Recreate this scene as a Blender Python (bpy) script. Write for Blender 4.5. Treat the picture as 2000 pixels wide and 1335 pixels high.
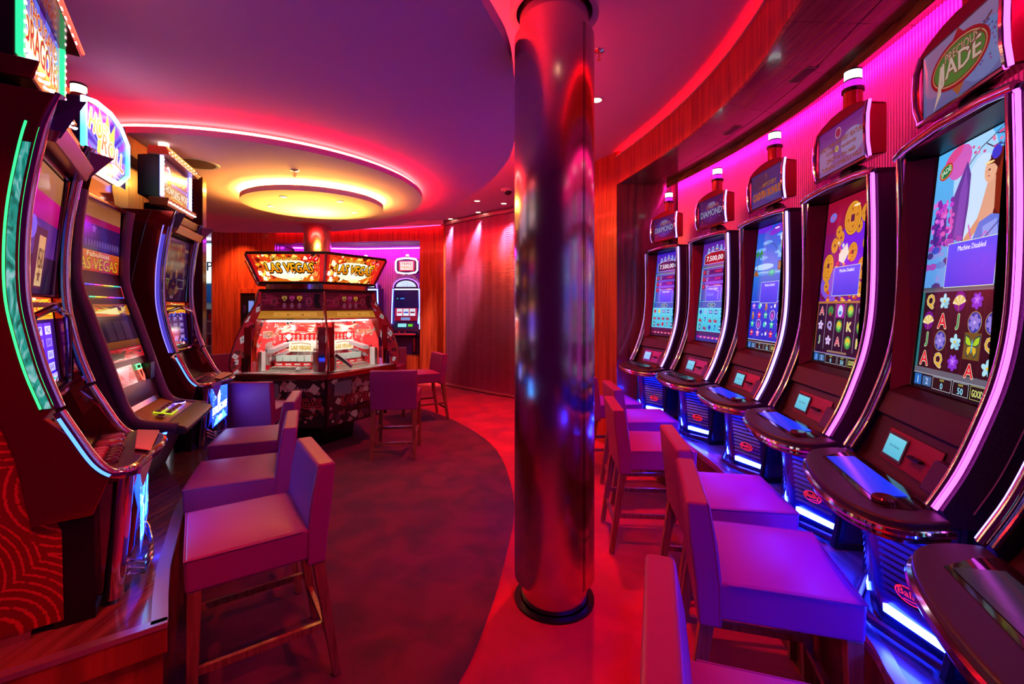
import bpy, bmesh, math, random
from mathutils import Vector, Matrix
random.seed(7)
PI = math.pi
sc = bpy.context.scene
for o in list(bpy.data.objects): bpy.data.objects.remove(o)
C = sc.collection

# ------------------------------------------------------------------ camera, world, exposure
cd = bpy.data.cameras.new('camera'); cam = bpy.data.objects.new('camera', cd); C.objects.link(cam)
cam.location = (0, 0, 1.5); cam.rotation_euler = (PI/2, 0, 0)
cd.sensor_width = 36.0; cd.lens = 16.0; cd.shift_y = -0.03375; cd.clip_start = 0.02
sc.camera = cam
sc.view_settings.view_transform = 'Standard'; sc.view_settings.look = 'None'
sc.view_settings.exposure = 0.0; sc.view_settings.gamma = 1.0
sc.view_settings.use_curve_mapping = False
w = bpy.data.worlds.new('world'); sc.world = w; w.use_nodes = True
w.node_tree.nodes['Background'].inputs[0].default_value = (0.42, 0.002, 0.32, 1)  # magenta fill, added through the open side behind the camera
w.node_tree.nodes['Background'].inputs[1].default_value = 0.08
sc.cycles.max_bounces = 8; sc.cycles.diffuse_bounces = 4; sc.cycles.glossy_bounces = 4
sc.cycles.transmission_bounces = 6; sc.cycles.caustics_reflective = False; sc.cycles.caustics_refractive = False
sc.cycles.sample_clamp_indirect = 4.0; sc.cycles.use_denoising = True

def area(name, loc, direction, size, power, color, size_y=None, spread=PI):
    l = bpy.data.lights.new(name, 'AREA'); l.energy = power; l.color = color; l.size = size
    if size_y: l.shape = 'RECTANGLE'; l.size_y = size_y
    l.spread = spread
    o = bpy.data.objects.new(name, l); C.objects.link(o); o.location = loc
    o.rotation_euler = Vector(direction).to_track_quat('-Z', 'Y').to_euler()
    return o
def spot(name, loc, direction, power, color, angle=60, blend=0.6, r=0.03):
    l = bpy.data.lights.new(name, 'SPOT'); l.energy = power; l.color = color
    l.spot_size = math.radians(angle); l.spot_blend = blend; l.shadow_soft_size = r
    o = bpy.data.objects.new(name, l); C.objects.link(o); o.location = loc
    o.rotation_euler = Vector(direction).to_track_quat('-Z', 'Y').to_euler()
    return o

# ------------------------------------------------------------------ node materials
def lin(c):
    return tuple((x/12.92 if x <= 0.04045 else ((x+0.055)/1.055)**2.4) for x in c[:3])
def hexc(h):
    return lin((int(h[0:2],16)/255, int(h[2:4],16)/255, int(h[4:6],16)/255))
MATS = {}
def mat(name, col, rough=0.5, metal=0.0, noise=0.0, nscale=20, nstretch=(1,1,1), bump=0.0, coat=0.0, sheen=0.0,
        col2=None, aniso=0.0, arot=0.0, trans=0.0, ior=1.45, lo=0.35, hi=0.65, spec=0.5):
    if name in MATS: return MATS[name]
    m = bpy.data.materials.new(name); m.use_nodes = True; nt = m.node_tree; b = nt.nodes['Principled BSDF']
    b.inputs['Base Color'].default_value = (*col, 1); b.inputs['Roughness'].default_value = rough
    b.inputs['Metallic'].default_value = metal; b.inputs['Coat Weight'].default_value = coat
    b.inputs['Coat Roughness'].default_value = 0.08
    b.inputs['Sheen Weight'].default_value = sheen; b.inputs['Transmission Weight'].default_value = trans
    b.inputs['IOR'].default_value = ior; b.inputs['Specular IOR Level'].default_value = spec
    if noise or bump:
        tc = nt.nodes.new('ShaderNodeTexCoord'); mp = nt.nodes.new('ShaderNodeMapping')
        mp.inputs['Scale'].default_value = nstretch
        nt.links.new(tc.outputs['Object'], mp.inputs['Vector'])
        n = nt.nodes.new('ShaderNodeTexNoise'); n.inputs['Scale'].default_value = nscale
        n.inputs['Detail'].default_value = 5; n.inputs['Distortion'].default_value = 0.4
        nt.links.new(mp.outputs[0], n.inputs['Vector'])
        if noise:
            r = nt.nodes.new('ShaderNodeValToRGB')
            c2 = col2 or tuple(x*(1-noise) for x in col)
            r.color_ramp.elements[0].position = lo; r.color_ramp.elements[1].position = hi
            r.color_ramp.elements[0].color = (*c2, 1); r.color_ramp.elements[1].color = (*col, 1)
            nt.links.new(n.outputs['Fac'], r.inputs['Fac']); nt.links.new(r.outputs['Color'], b.inputs['Base Color'])
        if bump:
            bp = nt.nodes.new('ShaderNodeBump'); bp.inputs['Strength'].default_value = bump
            bp.inputs['Distance'].default_value = 0.003
            nt.links.new(n.outputs['Fac'], bp.inputs['Height']); nt.links.new(bp.outputs[0], b.inputs['Normal'])
    if aniso:
        b.inputs['Anisotropic'].default_value = aniso; b.inputs['Anisotropic Rotation'].default_value = arot
        tg = nt.nodes.new('ShaderNodeTangent'); tg.direction_type = 'RADIAL'; tg.axis = 'Z'
        nt.links.new(tg.outputs[0], b.inputs['Tangent'])
    MATS[name] = m
    return m
def glow(name, col, strength, sample=True):
    if name in MATS: return MATS[name]
    m = bpy.data.materials.new(name); m.use_nodes = True; nt = m.node_tree
    b = nt.nodes['Principled BSDF']
    b.inputs['Base Color'].default_value = (0.02, 0.02, 0.02, 1); b.inputs['Roughness'].default_value = 0.3
    b.inputs['Emission Color'].default_value = (*col, 1); b.inputs['Emission Strength'].default_value = strength
    if not sample: m.cycles.emission_sampling = 'NONE'
    MATS[name] = m
    return m
def artmat(name, strength, rough=0.15):
    if name in MATS: return MATS[name]
    m = bpy.data.materials.new(name); m.use_nodes = True; nt = m.node_tree; b = nt.nodes['Principled BSDF']
    at = nt.nodes.new('ShaderNodeAttribute'); at.attribute_name = 'Col'
    b.inputs['Roughness'].default_value = rough
    if strength > 0:
        b.inputs['Base Color'].default_value = (0.01, 0.01, 0.01, 1)
        nt.links.new(at.outputs['Color'], b.inputs['Emission Color']); b.inputs['Emission Strength'].default_value = strength
        m.cycles.emission_sampling = 'NONE'
    else:
        nt.links.new(at.outputs['Color'], b.inputs['Base Color'])
    MATS[name] = m
    return m

def wood(name, col, dark, scale=1.0, axis='Z', rough=0.32, coat=0.3):
    st = {'Z': (9, 9, 0.5), 'X': (0.5, 9, 9), 'Y': (9, 0.5, 9)}[axis]
    return mat(name, col, rough, noise=1, nscale=2.6*scale, nstretch=st, bump=0.08, coat=coat, col2=dark, lo=0.36, hi=0.6)

M_leather = mat('leather', (0.36, 0.045, 0.27), 0.42, bump=0.12, nscale=260, spec=0.3)
M_legw = wood('leg_wood', (0.34, 0.15, 0.07), (0.20, 0.08, 0.035), 3)
M_metal = mat('brushed_metal', (0.75, 0.72, 0.72), 0.25, 1.0)
M_chrome = mat('chrome', (0.85, 0.80, 0.83), 0.07, 1.0)
M_chromed = mat('dark_chrome', (0.30, 0.22, 0.27), 0.08, 1.0)
M_redlac = mat('red_lacquer', (0.32, 0.012, 0.02), 0.09, 0.7, coat=0.6)
M_black = mat('black_plastic', (0.008, 0.006, 0.009), 0.35)
M_maroon = mat('maroon_plastic', (0.032, 0.007, 0.020), 0.38, bump=0.15, nscale=300)
M_perf = mat('textured_plastic', (0.06, 0.02, 0.04), 0.34, noise=0.6, nscale=180, bump=0.5)
M_pad = mat('padded_rest', (0.035, 0.02, 0.035), 0.42, bump=0.1, nscale=300)
M_ceil = mat('ceiling_paint', (0.72, 0.45, 0.66), 0.85)
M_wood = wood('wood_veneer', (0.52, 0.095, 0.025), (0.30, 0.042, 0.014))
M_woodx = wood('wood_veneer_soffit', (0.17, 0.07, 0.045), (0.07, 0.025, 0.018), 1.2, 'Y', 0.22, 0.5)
M_woodd = wood('dark_wood', (0.16, 0.05, 0.03), (0.06, 0.02, 0.014))
M_deck = wood('platform_wood', (0.26, 0.12, 0.07), (0.11, 0.045, 0.03), 1.5, 'Y', 0.22, 0.6)
M_deckr = wood('pale_laminate', (0.34, 0.25, 0.27), (0.20, 0.14, 0.16), 1.5, 'Y', 0.22, 0.6)
M_carpet = mat('red_carpet', (0.75, 0.010, 0.02), 0.95, noise=0.35, nscale=3.2, bump=0.35, sheen=0.3)
M_carpetd = mat('plum_carpet', (0.13, 0.006, 0.030), 0.95, noise=0.6, nscale=4.2, bump=0.35, sheen=0.3, lo=0.36, hi=0.60)
M_rib = mat('ribbed_panel', (0.80, 0.25, 0.60), 0.30, 0.15)
M_glass = mat('clear_glass', (0.95, 0.95, 0.95), 0.02, trans=1.0, ior=1.12)
M_edge = mat('edge_trim', (0.55, 0.42, 0.42), 0.3, 0.7)

# ------------------------------------------------------------------ mesh helpers
class MB:
    def __init__(s): s.v = []; s.f = []
    def add(s, vs, fs):
        n = len(s.v); s.v += [tuple(p) for p in vs]; s.f += [tuple(i+n for i in f) for f in fs]; return s
    def box(s, x0, x1, y0, y1, z0, z1):
        return s.add([(x0,y0,z0),(x1,y0,z0),(x1,y1,z0),(x0,y1,z0),(x0,y0,z1),(x1,y0,z1),(x1,y1,z1),(x0,y1,z1)],
                     [(0,3,2,1),(4,5,6,7),(0,1,5,4),(1,2,6,5),(2,3,7,6),(3,0,4,7)])
    def hexa(s, b, t):      # 4 bottom pts, 4 top pts (ccw from above)
        return s.add(list(b)+list(t), [(0,3,2,1),(4,5,6,7),(0,1,5,4),(1,2,6,5),(2,3,7,6),(3,0,4,7)])
    def prism_x(s, prof, x0, x1):   # prof: [(y,z)]
        n = len(prof)
        vs = [(x0,y,z) for y,z in prof] + [(x1,y,z) for y,z in prof]
        fs = [tuple(range(n)), tuple(range(2*n-1, n-1, -1))]
        fs += [(i, i+n, (i+1)%n+n, (i+1)%n) for i in range(n)]
        return s.add(vs, fs)
    def prism_z(s, poly, z0, z1):
        n = len(poly)
        vs = [(x,y,z0) for x,y in poly] + [(x,y,z1) for x,y in poly]
        fs = [tuple(range(n-1,-1,-1)), tuple(range(n, 2*n))]
        fs += [(i, (i+1)%n, (i+1)%n+n, i+n) for i in range(n)]
        return s.add(vs, fs)
    def lathe(s, prof, n=32, cx=0, cy=0, a0=0, a1=2*PI):   # prof [(r,z)]
        full = abs(a1-a0-2*PI) < 1e-6; m = n if full else n+1
        vs = []
        for r, z in prof:
            for i in range(m):
                a = a0+(a1-a0)*i/n; vs.append((cx+r*math.cos(a), cy+r*math.sin(a), z))
        fs = []
        for j in range(len(prof)-1):
            for i in range(n):
                k = (i+1) % m if full else i+1
                fs.append((j*m+i, j*m+k, (j+1)*m+k, (j+1)*m+i))
        return s.add(vs, fs)
    def cyl(s, cx, cy, r, z0, z1, n=24, r1=None):
        r1 = r if r1 is None else r1
        vs = [(cx+r*math.cos(2*PI*i/n), cy+r*math.sin(2*PI*i/n), z0) for i in range(n)]
        vs += [(cx+r1*math.cos(2*PI*i/n), cy+r1*math.sin(2*PI*i/n), z1) for i in range(n)]
        fs = [tuple(range(n-1,-1,-1)), tuple(range(n,2*n))] + [(i,(i+1)%n,(i+1)%n+n,i+n) for i in range(n)]
        return s.add(vs, fs)
    def tube(s, path, r, n=8, closed=False, up=(0,0,1), ry=None):
        P = [Vector(p) for p in path]; m = len(P); ry = ry or r; vs = []
        for i, p in enumerate(P):
            a = P[(i-1) % m] if (closed or i > 0) else p; b = P[(i+1) % m] if (closed or i < m-1) else p
            t = (b-a).normalized(); u = Vector(up)
            if abs(t.dot(u)) > 0.97: u = Vector((1,0,0)) if abs(t.x) < 0.9 else Vector((0,1,0))
            sx = t.cross(u).normalized(); sy = sx.cross(t)
            for k in range(n):
                an = 2*PI*k/n; vs.append(p+sx*r*math.cos(an)+sy*ry*math.sin(an))
        fs = []
        for i in range(m if closed else m-1):
            j = (i+1) % m
            for k in range(n): fs.append((i*n+k, i*n+(k+1)%n, j*n+(k+1)%n, j*n+k))
        if not closed: fs += [tuple(range(n-1,-1,-1)), tuple((m-1)*n+k for k in range(n))]
        return s.add(vs, fs)
    def ribbon(s, path, z0, z1):
        vs = []; 
        for x, y in path: vs += [(x,y,z0),(x,y,z1)]
        return s.add(vs, [(2*i,2*i+2,2*i+3,2*i+1) for i in range(len(path)-1)])
    def strip(s, pa, pb):     # surface between two 3-D paths
        n = len(pa); return s.add(list(pa)+list(pb), [(i,i+1,n+i+1,n+i) for i in range(n-1)])
    def wallblock(s, pa, pb, z0, z1):   # closed solid between two plan paths
        poly = list(pa)+list(pb)[::-1]
        n = len(pa)
        vs = [(x,y,z0) for x,y in pa]+[(x,y,z0) for x,y in pb]+[(x,y,z1) for x,y in pa]+[(x,y,z1) for x,y in pb]
        fs = []
        for i in range(n-1):
            fs += [(i,i+1,n+i+1,n+i), (2*n+i,3*n+i,3*n+i+1,2*n+i+1), (i,2*n+i,2*n+i+1,i+1), (n+i,n+i+1,3*n+i+1,3*n+i)]
        fs += [(0,n,3*n,2*n), (n-1,3*n-1,4*n-1,2*n-1)]
        return s.add(vs, fs)
def obj(name, mb, m, parent=None, smooth=False, bevel=0, seg=2, fix=True):
    me = bpy.data.meshes.new(name); me.from_pydata(mb.v, [], mb.f)
    if fix:
        b = bmesh.new(); b.from_mesh(me); bmesh.ops.recalc_face_normals(b, faces=b.faces); b.to_mesh(me); b.free()
    me.materials.append(m)
    if smooth:
        me.shade_smooth(); 
    o = bpy.data.objects.new(name, me); C.objects.link(o)
    if parent: o.parent = parent
    if bevel:
        bm_ = o.modifiers.new('bevel', 'BEVEL'); bm_.width = bevel; bm_.segments = seg; bm_.limit_method = 'ANGLE'
        bm_.angle_limit = math.radians(35); me.shade_smooth()
        bm_.harden_normals = True
    elif smooth:
        try: me.set_sharp_from_angle(angle=math.radians(38))
        except Exception: pass
    return o
def tag(o, label, cat, group=None, kind=None):
    if label: o['label'] = label
    if cat: o['category'] = cat
    if group: o['group'] = group
    if kind: o['kind'] = kind
    return o
def empty(name, loc, rz=0):
    o = bpy.data.objects.new(name, None); C.objects.link(o); o.location = loc; o.rotation_euler = (0,0,rz); o.empty_display_size = 0.1
    return o
def struct(name, mb, m, **k):
    o = obj(name, mb, m, **k)
    o['kind'] = 'structure'; return o
def catmull(pts, n=8):
    P = [Vector(p) for p in pts]; P = [2*P[0]-P[1]] + P + [2*P[-1]-P[-2]]; out = []
    for i in range(1, len(P)-2):
        for k in range(n):
            t = k/n; a, b, c, d = P[i-1], P[i], P[i+1], P[i+2]
            out.append(0.5*((2*b)+(c-a)*t+(2*a-5*b+4*c-d)*t*t+(3*b-a-3*c+d)*t**3))
    out.append(P[-2]); return [tuple(p) for p in out]
def offset(path, d):    # offset plan path to its left by d
    out = []
    for i, p in enumerate(path):
        a = path[max(i-1,0)]; b = path[min(i+1,len(path)-1)]
        t = Vector((b[0]-a[0], b[1]-a[1])).normalized(); out.append((p[0]-t.y*d, p[1]+t.x*d))
    return out
def resample(path, step):
    out = [path[0]]; acc = 0
    for a, b in zip(path, path[1:]):
        L = math.dist(a, b); t = step-acc
        while t <= L:
            out.append((a[0]+(b[0]-a[0])*t/L, a[1]+(b[1]-a[1])*t/L)); t += step
        acc = (acc+L) % step if L else acc
        acc = L-(t-step)
    return out

# ------------------------------------------------------------------ flat artwork (prints and screens)
_tc = {}
def text_mesh(s):
    if s in _tc: return _tc[s]
    cu = bpy.data.curves.new('t', 'FONT'); cu.body = s; cu.resolution_u = 2; cu.align_x = 'LEFT'
    ob = bpy.data.objects.new('t', cu); me = bpy.data.meshes.new_from_object(ob)
    vs = [(v.co.x, v.co.y) for v in me.vertices]; fs = [tuple(p.vertices) for p in me.polygons]
    bpy.data.objects.remove(ob); bpy.data.curves.remove(cu); bpy.data.meshes.remove(me)
    xs = [v[0] for v in vs]; ys = [v[1] for v in vs]
    x0, x1, y0, y1 = min(xs), max(xs), min(ys), max(ys)
    vs = [((x-x0)/(x1-x0+1e-9), (y-y0)/(y1-y0+1e-9)) for x, y in vs]
    _tc[s] = (vs, fs, (x1-x0)/(y1-y0+1e-9)); return _tc[s]
class Art:
    """coloured polygons on a w x h canvas (metres), origin lower left"""
    def __init__(s, w, h): s.w = w; s.h = h; s.v = []; s.f = []; s.c = []; s.l = 0; s.bb = []; s.hold = None
    def raw(s, pts, faces, cols):
        pts = [(min(max(x,0.0),s.w), min(max(y,0.0),s.h)) for x, y in pts]
        x0 = min(p[0] for p in pts); x1 = max(p[0] for p in pts); y0 = min(p[1] for p in pts); y1 = max(p[1] for p in pts)
        if x1-x0 < 1e-6 or y1-y0 < 1e-6: return
        l = 0
        for (a0,a1,b0,b1,q) in s.bb:
            if q >= l and a0 < x1 and a1 > x0 and b0 < y1 and b1 > y0 and q != s.hold: l = q+1
        if s.hold is not None: l = max(l, s.hold)
        s.bb.append((x0,x1,y0,y1,l)); s.l = l
        n = len(s.v); s.v += [(x, y, l) for x, y in pts]
        s.f += [tuple(i+n for i in f) for f in faces]
        s.c += (cols if isinstance(cols, list) else [cols]*len(pts))
    def cc(s, c): return hexc(c) if isinstance(c, str) else c
    def poly(s, pts, c): s.raw([(x*s.w, y*s.h) for x, y in pts], [tuple(range(len(pts)))], s.cc(c))
    def rect(s, x0, y0, x1, y1, c, c2=None):
        c = s.cc(c); c2 = s.cc(c2) if c2 else c
        s.raw([(x*s.w, y*s.h) for x, y in ((x0,y0),(x1,y0),(x1,y1),(x0,y1))], [(0,1,2,3)], [c,c,c2,c2])
    def frame(s, x0, y0, x1, y1, t, c):
        tx = t/s.w; ty = t/s.h
        for r in ((x0,y0,x1,y0+ty),(x0,y1-ty,x1,y1),(x0,y0,x0+tx,y1),(x1-tx,y0,x1,y1)): s.rect(*r, c)
    def ell(s, cx, cy, rx, ry, c, n=16, a=0):   # rx, ry in metres
        ca, sa = math.cos(a), math.sin(a); X, Y = cx*s.w, cy*s.h; P = []
        for i in range(n):
            t = 2*PI*i/n; u, v = rx*math.cos(t), ry*math.sin(t); P.append((X+u*ca-v*sa, Y+u*sa+v*ca))
        s.raw(P, [tuple(range(n))], s.cc(c))
    def star(s, cx, cy, r, c, n=5, k=0.45, a=PI/2):
        X, Y = cx*s.w, cy*s.h
        s.raw([(X+(r if i%2==0 else r*k)*math.cos(a+PI*i/n), Y+(r if i%2==0 else r*k)*math.sin(a+PI*i/n)) for i in range(2*n)]+[(X,Y)],
              [(i,(i+1)%(2*n),2*n) for i in range(2*n)], s.cc(c))
    def line(s, pts, t, c):
        P = [Vector((x*s.w, y*s.h)) for x, y in pts]; L = []; R = []
        for i, p in enumerate(P):
            d = (P[min(i+1,len(P)-1)]-P[max(i-1,0)]).normalized(); nn = Vector((-d.y, d.x))*t/2
            L.append(tuple(p+nn)); R.append(tuple(p-nn))
        n = len(P); s.raw(L+R, [(i,i+1,n+i+1,n+i) for i in range(n-1)], s.cc(c))
    def text(s, t, cx, cy, hh, c, ww=None, edge=None, et=0.12, rot=0, c2=None, bold=.022):   # hh, ww as fractions of canvas
        vs, fs, asp = text_mesh(t); H = hh*s.h; W = ww*s.w if ww else H*asp; X, Y = cx*s.w, cy*s.h
        ca, sa = math.cos(rot), math.sin(rot)
        def put(dx, dy, col, col2=None):
            P = []; K = []
            for x, y in vs:
                u, v = (x-.5)*W, (y-.5)*H; P.append((X+u*ca-v*sa+dx, Y+u*sa+v*ca+dy))
                K.append(col if not col2 else tuple(col[q]+(col2[q]-col[q])*y for q in range(3)))
            s.raw(P, fs, K)
        if edge:
            e = s.cc(edge); d = et*H
            for i, (dx, dy) in enumerate(((d,0),(-d,0),(0,d),(0,-d),(d*.7,d*.7),(-d*.7,d*.7),(d*.7,-d*.7),(-d*.7,-d*.7))):
                put(dx, dy, e)
                if i == 0: s.hold = s.l
            s.hold = None
        if bold and H*W > 1e-4:
            for i, d in enumerate((-bold, bold, -bold*.5)):
                put(d*H, (0,0,bold*H)[i], s.cc(c), s.cc(c2) if c2 else None)
                if i == 0: s.hold = s.l
            s.hold = None
        else: put(0, 0, s.cc(c), s.cc(c2) if c2 else None)
    def build(s, name, fn, m, parent=None, dl=0.00006):
        me = bpy.data.meshes.new(name); me.from_pydata([fn(x, y, l*dl) for x, y, l in s.v], [], s.f)
        at = me.color_attributes.new('Col', 'FLOAT_COLOR', 'POINT')
        flat = []
        for c in s.c: flat += [c[0], c[1], c[2], 1.0]
        at.data.foreach_set('color', flat); me.materials.append(m)
        o = bpy.data.objects.new(name, me); C.objects.link(o)
        if parent: o.parent = parent
        return o
def plane_fn(o, ux, uy):     # origin, unit x axis, unit y axis; layers rise along the normal ux x uy
    o = Vector(o); ux = Vector(ux).normalized(); uy = Vector(uy).normalized(); nn = ux.cross(uy)
    return lambda x, y, l: tuple(o+ux*x+uy*y+nn*(l+0.0008))
# ------------------------------------------------------------------ plan curves (x, y) measured from the room
ZC = 3.15
disc_edge = catmull([(-0.60,0.75),(-0.26,1.45),(-0.13,1.93),(-0.075,2.1),(-0.026,2.27),(0.005,2.54),(0.03,3.2),(0.0,3.8),(-0.07,4.17),(-0.265,4.81),(-0.63,5.6),(-1.08,6.42),(-2.0,7.3),(-3.4,7.9),(-5.0,7.9)], 5)
carpet_edge = catmull([(-0.62,1.1),(-0.36,1.5),(-0.215,1.81),(-0.14,2.08),(-0.045,2.67),(0.01,3.6),(-0.22,4.94),(-0.9,6.2),(-1.7,7.0),(-2.9,7.6),(-4.4,7.6)], 6)
soffit = catmull([(0.75,0.2),(1.0,0.95),(1.17,1.60),(1.25,2.07),(1.325,2.42),(1.36,2.9),(1.345,3.4),(1.27,4.0),(1.11,4.82)], 8)
ledge = catmull([(0.70,0.2),(0.93,0.85),(1.03,1.21),(1.10,1.42),(1.22,2.1),(1.30,2.8),(1.306,3.24),(1.28,3.8),(1.22,4.25),(1.10,4.84)], 8)
rwall = catmull([(1.45,-0.6),(1.66,0.6),(1.83,1.75),(1.905,2.3),(1.955,2.9),(1.93,3.5),(1.86,4.1),(1.74,4.76)], 10)
farwall = catmull([(1.11,4.82),(0.86,5.3),(0.62,5.8)], 4)
curtain = catmull([(0.62,5.82),(0.35,6.75),(0.02,7.5),(-0.28,7.75),(-0.70,8.16),(-1.26,8.70)], 8)
# ------------------------------------------------------------------ floor and ceiling
struct('floor', MB().box(-9, 5, -0.9, 13, -0.1, 0.0), M_carpet)
poly = [(p[0], p[1]) for p in carpet_edge] + [(-4.4, 1.1)]
struct('floor_inset', MB().prism_z(poly, 0.0005, 0.012), M_carpetd)
struct('ceiling', MB().box(-9, 5, -0.9, 13, ZC, ZC+0.1), M_ceil)
poly = [(p[0], p[1]) for p in disc_edge] + [(-6.5, 7.0), (-6.5, 0.75)]
struct('ceiling_panel', MB().prism_z(poly, 2.80, 2.87), M_ceil)
BX, BY, BR = -2.62, 4.78, 1.65
CX, CY, CR = -2.15, 4.98, 0.715
def disc(name, x, y, r, z0, z1, n=96):
    return struct(name, MB().cyl(x, y, r, z0, z1, n), M_ceil, smooth=True)
disc('ceiling_disc', BX, BY, BR, 2.70, 2.745)
disc('ceiling_disc', CX, CY, CR, 2.60, 2.65)
# spacers that carry the discs
struct('ceiling_hub', MB().cyl(BX, BY, BR-0.10, 2.744, 2.801, 64), M_ceil, smooth=True)
struct('ceiling_hub', MB().cyl(CX, CY, CR-0.09, 2.649, 2.701, 48), M_ceil, smooth=True)
struct('ceiling_hub', MB().prism_z([(p[0]-0.35, p[1]+(-0.1 if p[1] > 4 else 0.1)) for p in disc_edge] + [(-6.4, 6.9), (-6.4, 0.95)], 2.869, ZC+0.01), M_ceil)

RED = (1.0, 0.014, 0.010); ORANGE = (1.0, 0.36, 0.045); BLUE = (0.04, 0.10, 1.0); MAG = (1.0, 0.06, 0.55); WARM = (1.0, 0.62, 0.32)
def led_ring(name, x, y, r, z, col, strength, rad=0.008, label='', n=96):
    pts = [(x+r*math.cos(2*PI*i/n), y+r*math.sin(2*PI*i/n), z) for i in range(n)]
    o = obj(name, MB().tube(pts, rad, 6, closed=True), glow(name+'_glow', col, strength), smooth=True)
    tag(o, label, 'light strip'); return o
led_ring('red_led_strip', BX, BY, BR-0.035, 2.765, RED, 230, 0.010, 'bright red led strip glowing around the larger round ceiling disc')
led_ring('orange_led_strip', CX, CY, CR-0.03, 2.675, ORANGE, 400, 0.010, 'orange led strip glowing around the small yellow ceiling disc')
e = [(p[0]-0.05, p[1]+(-0.03 if p[1] > 4.5 else 0.0), 2.885) for p in disc_edge]
o = obj('cove_led_strip', MB().tube(e, 0.010, 6), glow('cove_glow', (1.0, 0.03, 0.03), 75), smooth=True)
tag(o, 'red led strip lying on the edge of the large lowered ceiling panel', 'light strip')

# ------------------------------------------------------------------ right alcove: platform, ribbed wall, soffit
P3 = lambda path, z: [(p[0], p[1], z) for p in path]
def lerp_path(a, b, n):
    ra = [a[int(round(i*(len(a)-1)/(n-1)))] for i in range(n)]; rb = [b[int(round(i*(len(b)-1)/(n-1)))] for i in range(n)]
    return ra, rb
ra, rb = lerp_path(ledge, rwall, 40)
rb = [(x+0.05, y) for x, y in rb]
pr = struct('platform_right', MB().wallblock(ra, rb, 0.0, 0.46), M_woodd)
plat = struct('platform_top', MB().wallblock(offset(ra, 0.012), rb, 0.4605, 0.50), M_deckr)
o = obj('metal_nosing', MB().wallblock(offset(ra, 0.014), offset(ra, -0.022), 0.485, 0.504), M_edge); o.parent = plat
# corrugated wall
rib = []
pts = resample(rwall, 0.02)
for i in range(len(pts)-1):
    a = Vector(pts[i]); b = Vector(pts[i+1]); t = (b-a); nn = Vector((-t.y, t.x)).normalized()
    for k, d in ((0,0.0),(0.2,0.015),(0.5,0.018),(0.8,0.015)): q = a+t*k+nn*d; rib.append((q.x, q.y))
struct('wall_right', MB().ribbon(rib, 0.5, 2.86), M_rib, smooth=False, fix=False)
struct('wall_right_backing', MB().wallblock(offset(rwall, -0.02), offset(rwall, -0.10), 0.0, 2.86), M_woodd)
# soffit face panels, bottom panels, lip
so = soffit; n = len(so); k = 8
sof = empty('soffit', (0,0,0)); sof['kind'] = 'structure'
sw, _ = lerp_path(rwall, rwall, n); sw = [(x+0.02, y) for x, y in sw]
wl = [(so[i], sw[i]) for i in range(n)]
for i in range(0, n-1, k):
    j = min(i+k, n-1); seg = so[i:j+1]
    g = 0.0015
    def trim(a, b):
        d = Vector((b[0]-a[0], b[1]-a[1])).normalized(); return (a[0]+d.x*g, a[1]+d.y*g)
    seg = [trim(seg[0], seg[1])] + seg[1:-1] + [trim(seg[-1], seg[-2])]
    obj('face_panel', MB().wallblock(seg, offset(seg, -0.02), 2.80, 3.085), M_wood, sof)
    a = [p for p, q in wl[i:j+1]]; b = [q for p, q in wl[i:j+1]]
    for f0, f1 in ((0.0, 0.52), (0.525, 1.0)):
        pa = [(p[0]+(q[0]-p[0])*f0+0.002, p[1]+(q[1]-p[1])*f0) for p, q in zip(a, b)]
        pb = [(p[0]+(q[0]-p[0])*f1, p[1]+(q[1]-p[1])*f1) for p, q in zip(a, b)]
        pa = [trim(pa[0], pa[1])]+pa[1:-1]+[trim(pa[-1], pa[-2])]; pb = [trim(pb[0], pb[1])]+pb[1:-1]+[trim(pb[-1], pb[-2])]
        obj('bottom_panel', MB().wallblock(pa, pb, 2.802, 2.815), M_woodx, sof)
obj('lip', MB().wallblock(offset(so, 0.012), offset(so, -0.02), 3.085, 3.097), mat('pale_lip', (0.6,0.5,0.5), 0.5), sof)
obj('core', MB().wallblock(offset(so, -0.16), [(x+0.1, y) for x, y in sw], 2.816, ZC+0.01), M_ceil, sof)
e = [(p[0], p[1], 3.075) for p in offset(so, -0.04)]
o = obj('soffit_led_strip', MB().tube(e, 0.009, 6), glow('soffit_glow', (1.0, 0.0015, 0.004), 85), smooth=True)
tag(o, 'red led strip hidden above the curved wooden soffit over the right slot machines', 'light strip')
# magenta strip washing the ribbed wall
e = [(p[0]-0.10, p[1], 2.785) for p in rwall]
o = obj('magenta_led_strip', MB().tube(e, 0.010, 6), glow('magenta_glow', (1.0, 0.012, 0.36), 75), smooth=True)
tag(o, 'pink led strip washing the ribbed wall from its top edge', 'light strip')
o = obj('strip_baffle', MB().ribbon([(p[0]-0.125, p[1]) for p in rwall], 2.745, 2.803), M_woodx); o['kind'] = 'structure'
# vents in the soffit
for i, (x, y) in enumerate([(1.63, 2.55), (1.62, 3.35)]):
    v = empty('ceiling_vent', (x, y, 2.802), 0.05)
    tag(v, ['thin grey slotted vent in the soffit underside nearest the camera', 'thin grey slotted vent in the soffit underside further from the camera'][i], 'vent', 'soffit vents')
    obj('vent_frame', MB().box(-0.03,0.03,-0.085,0.085,-0.004,0.001), mat('grey_vent',(0.3,0.28,0.3),0.4), v)
    for q in range(4): obj('slat', MB().box(-0.026+q*0.014,-0.018+q*0.014,-0.075,0.075,-0.007,-0.0042), M_black, v)
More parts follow.
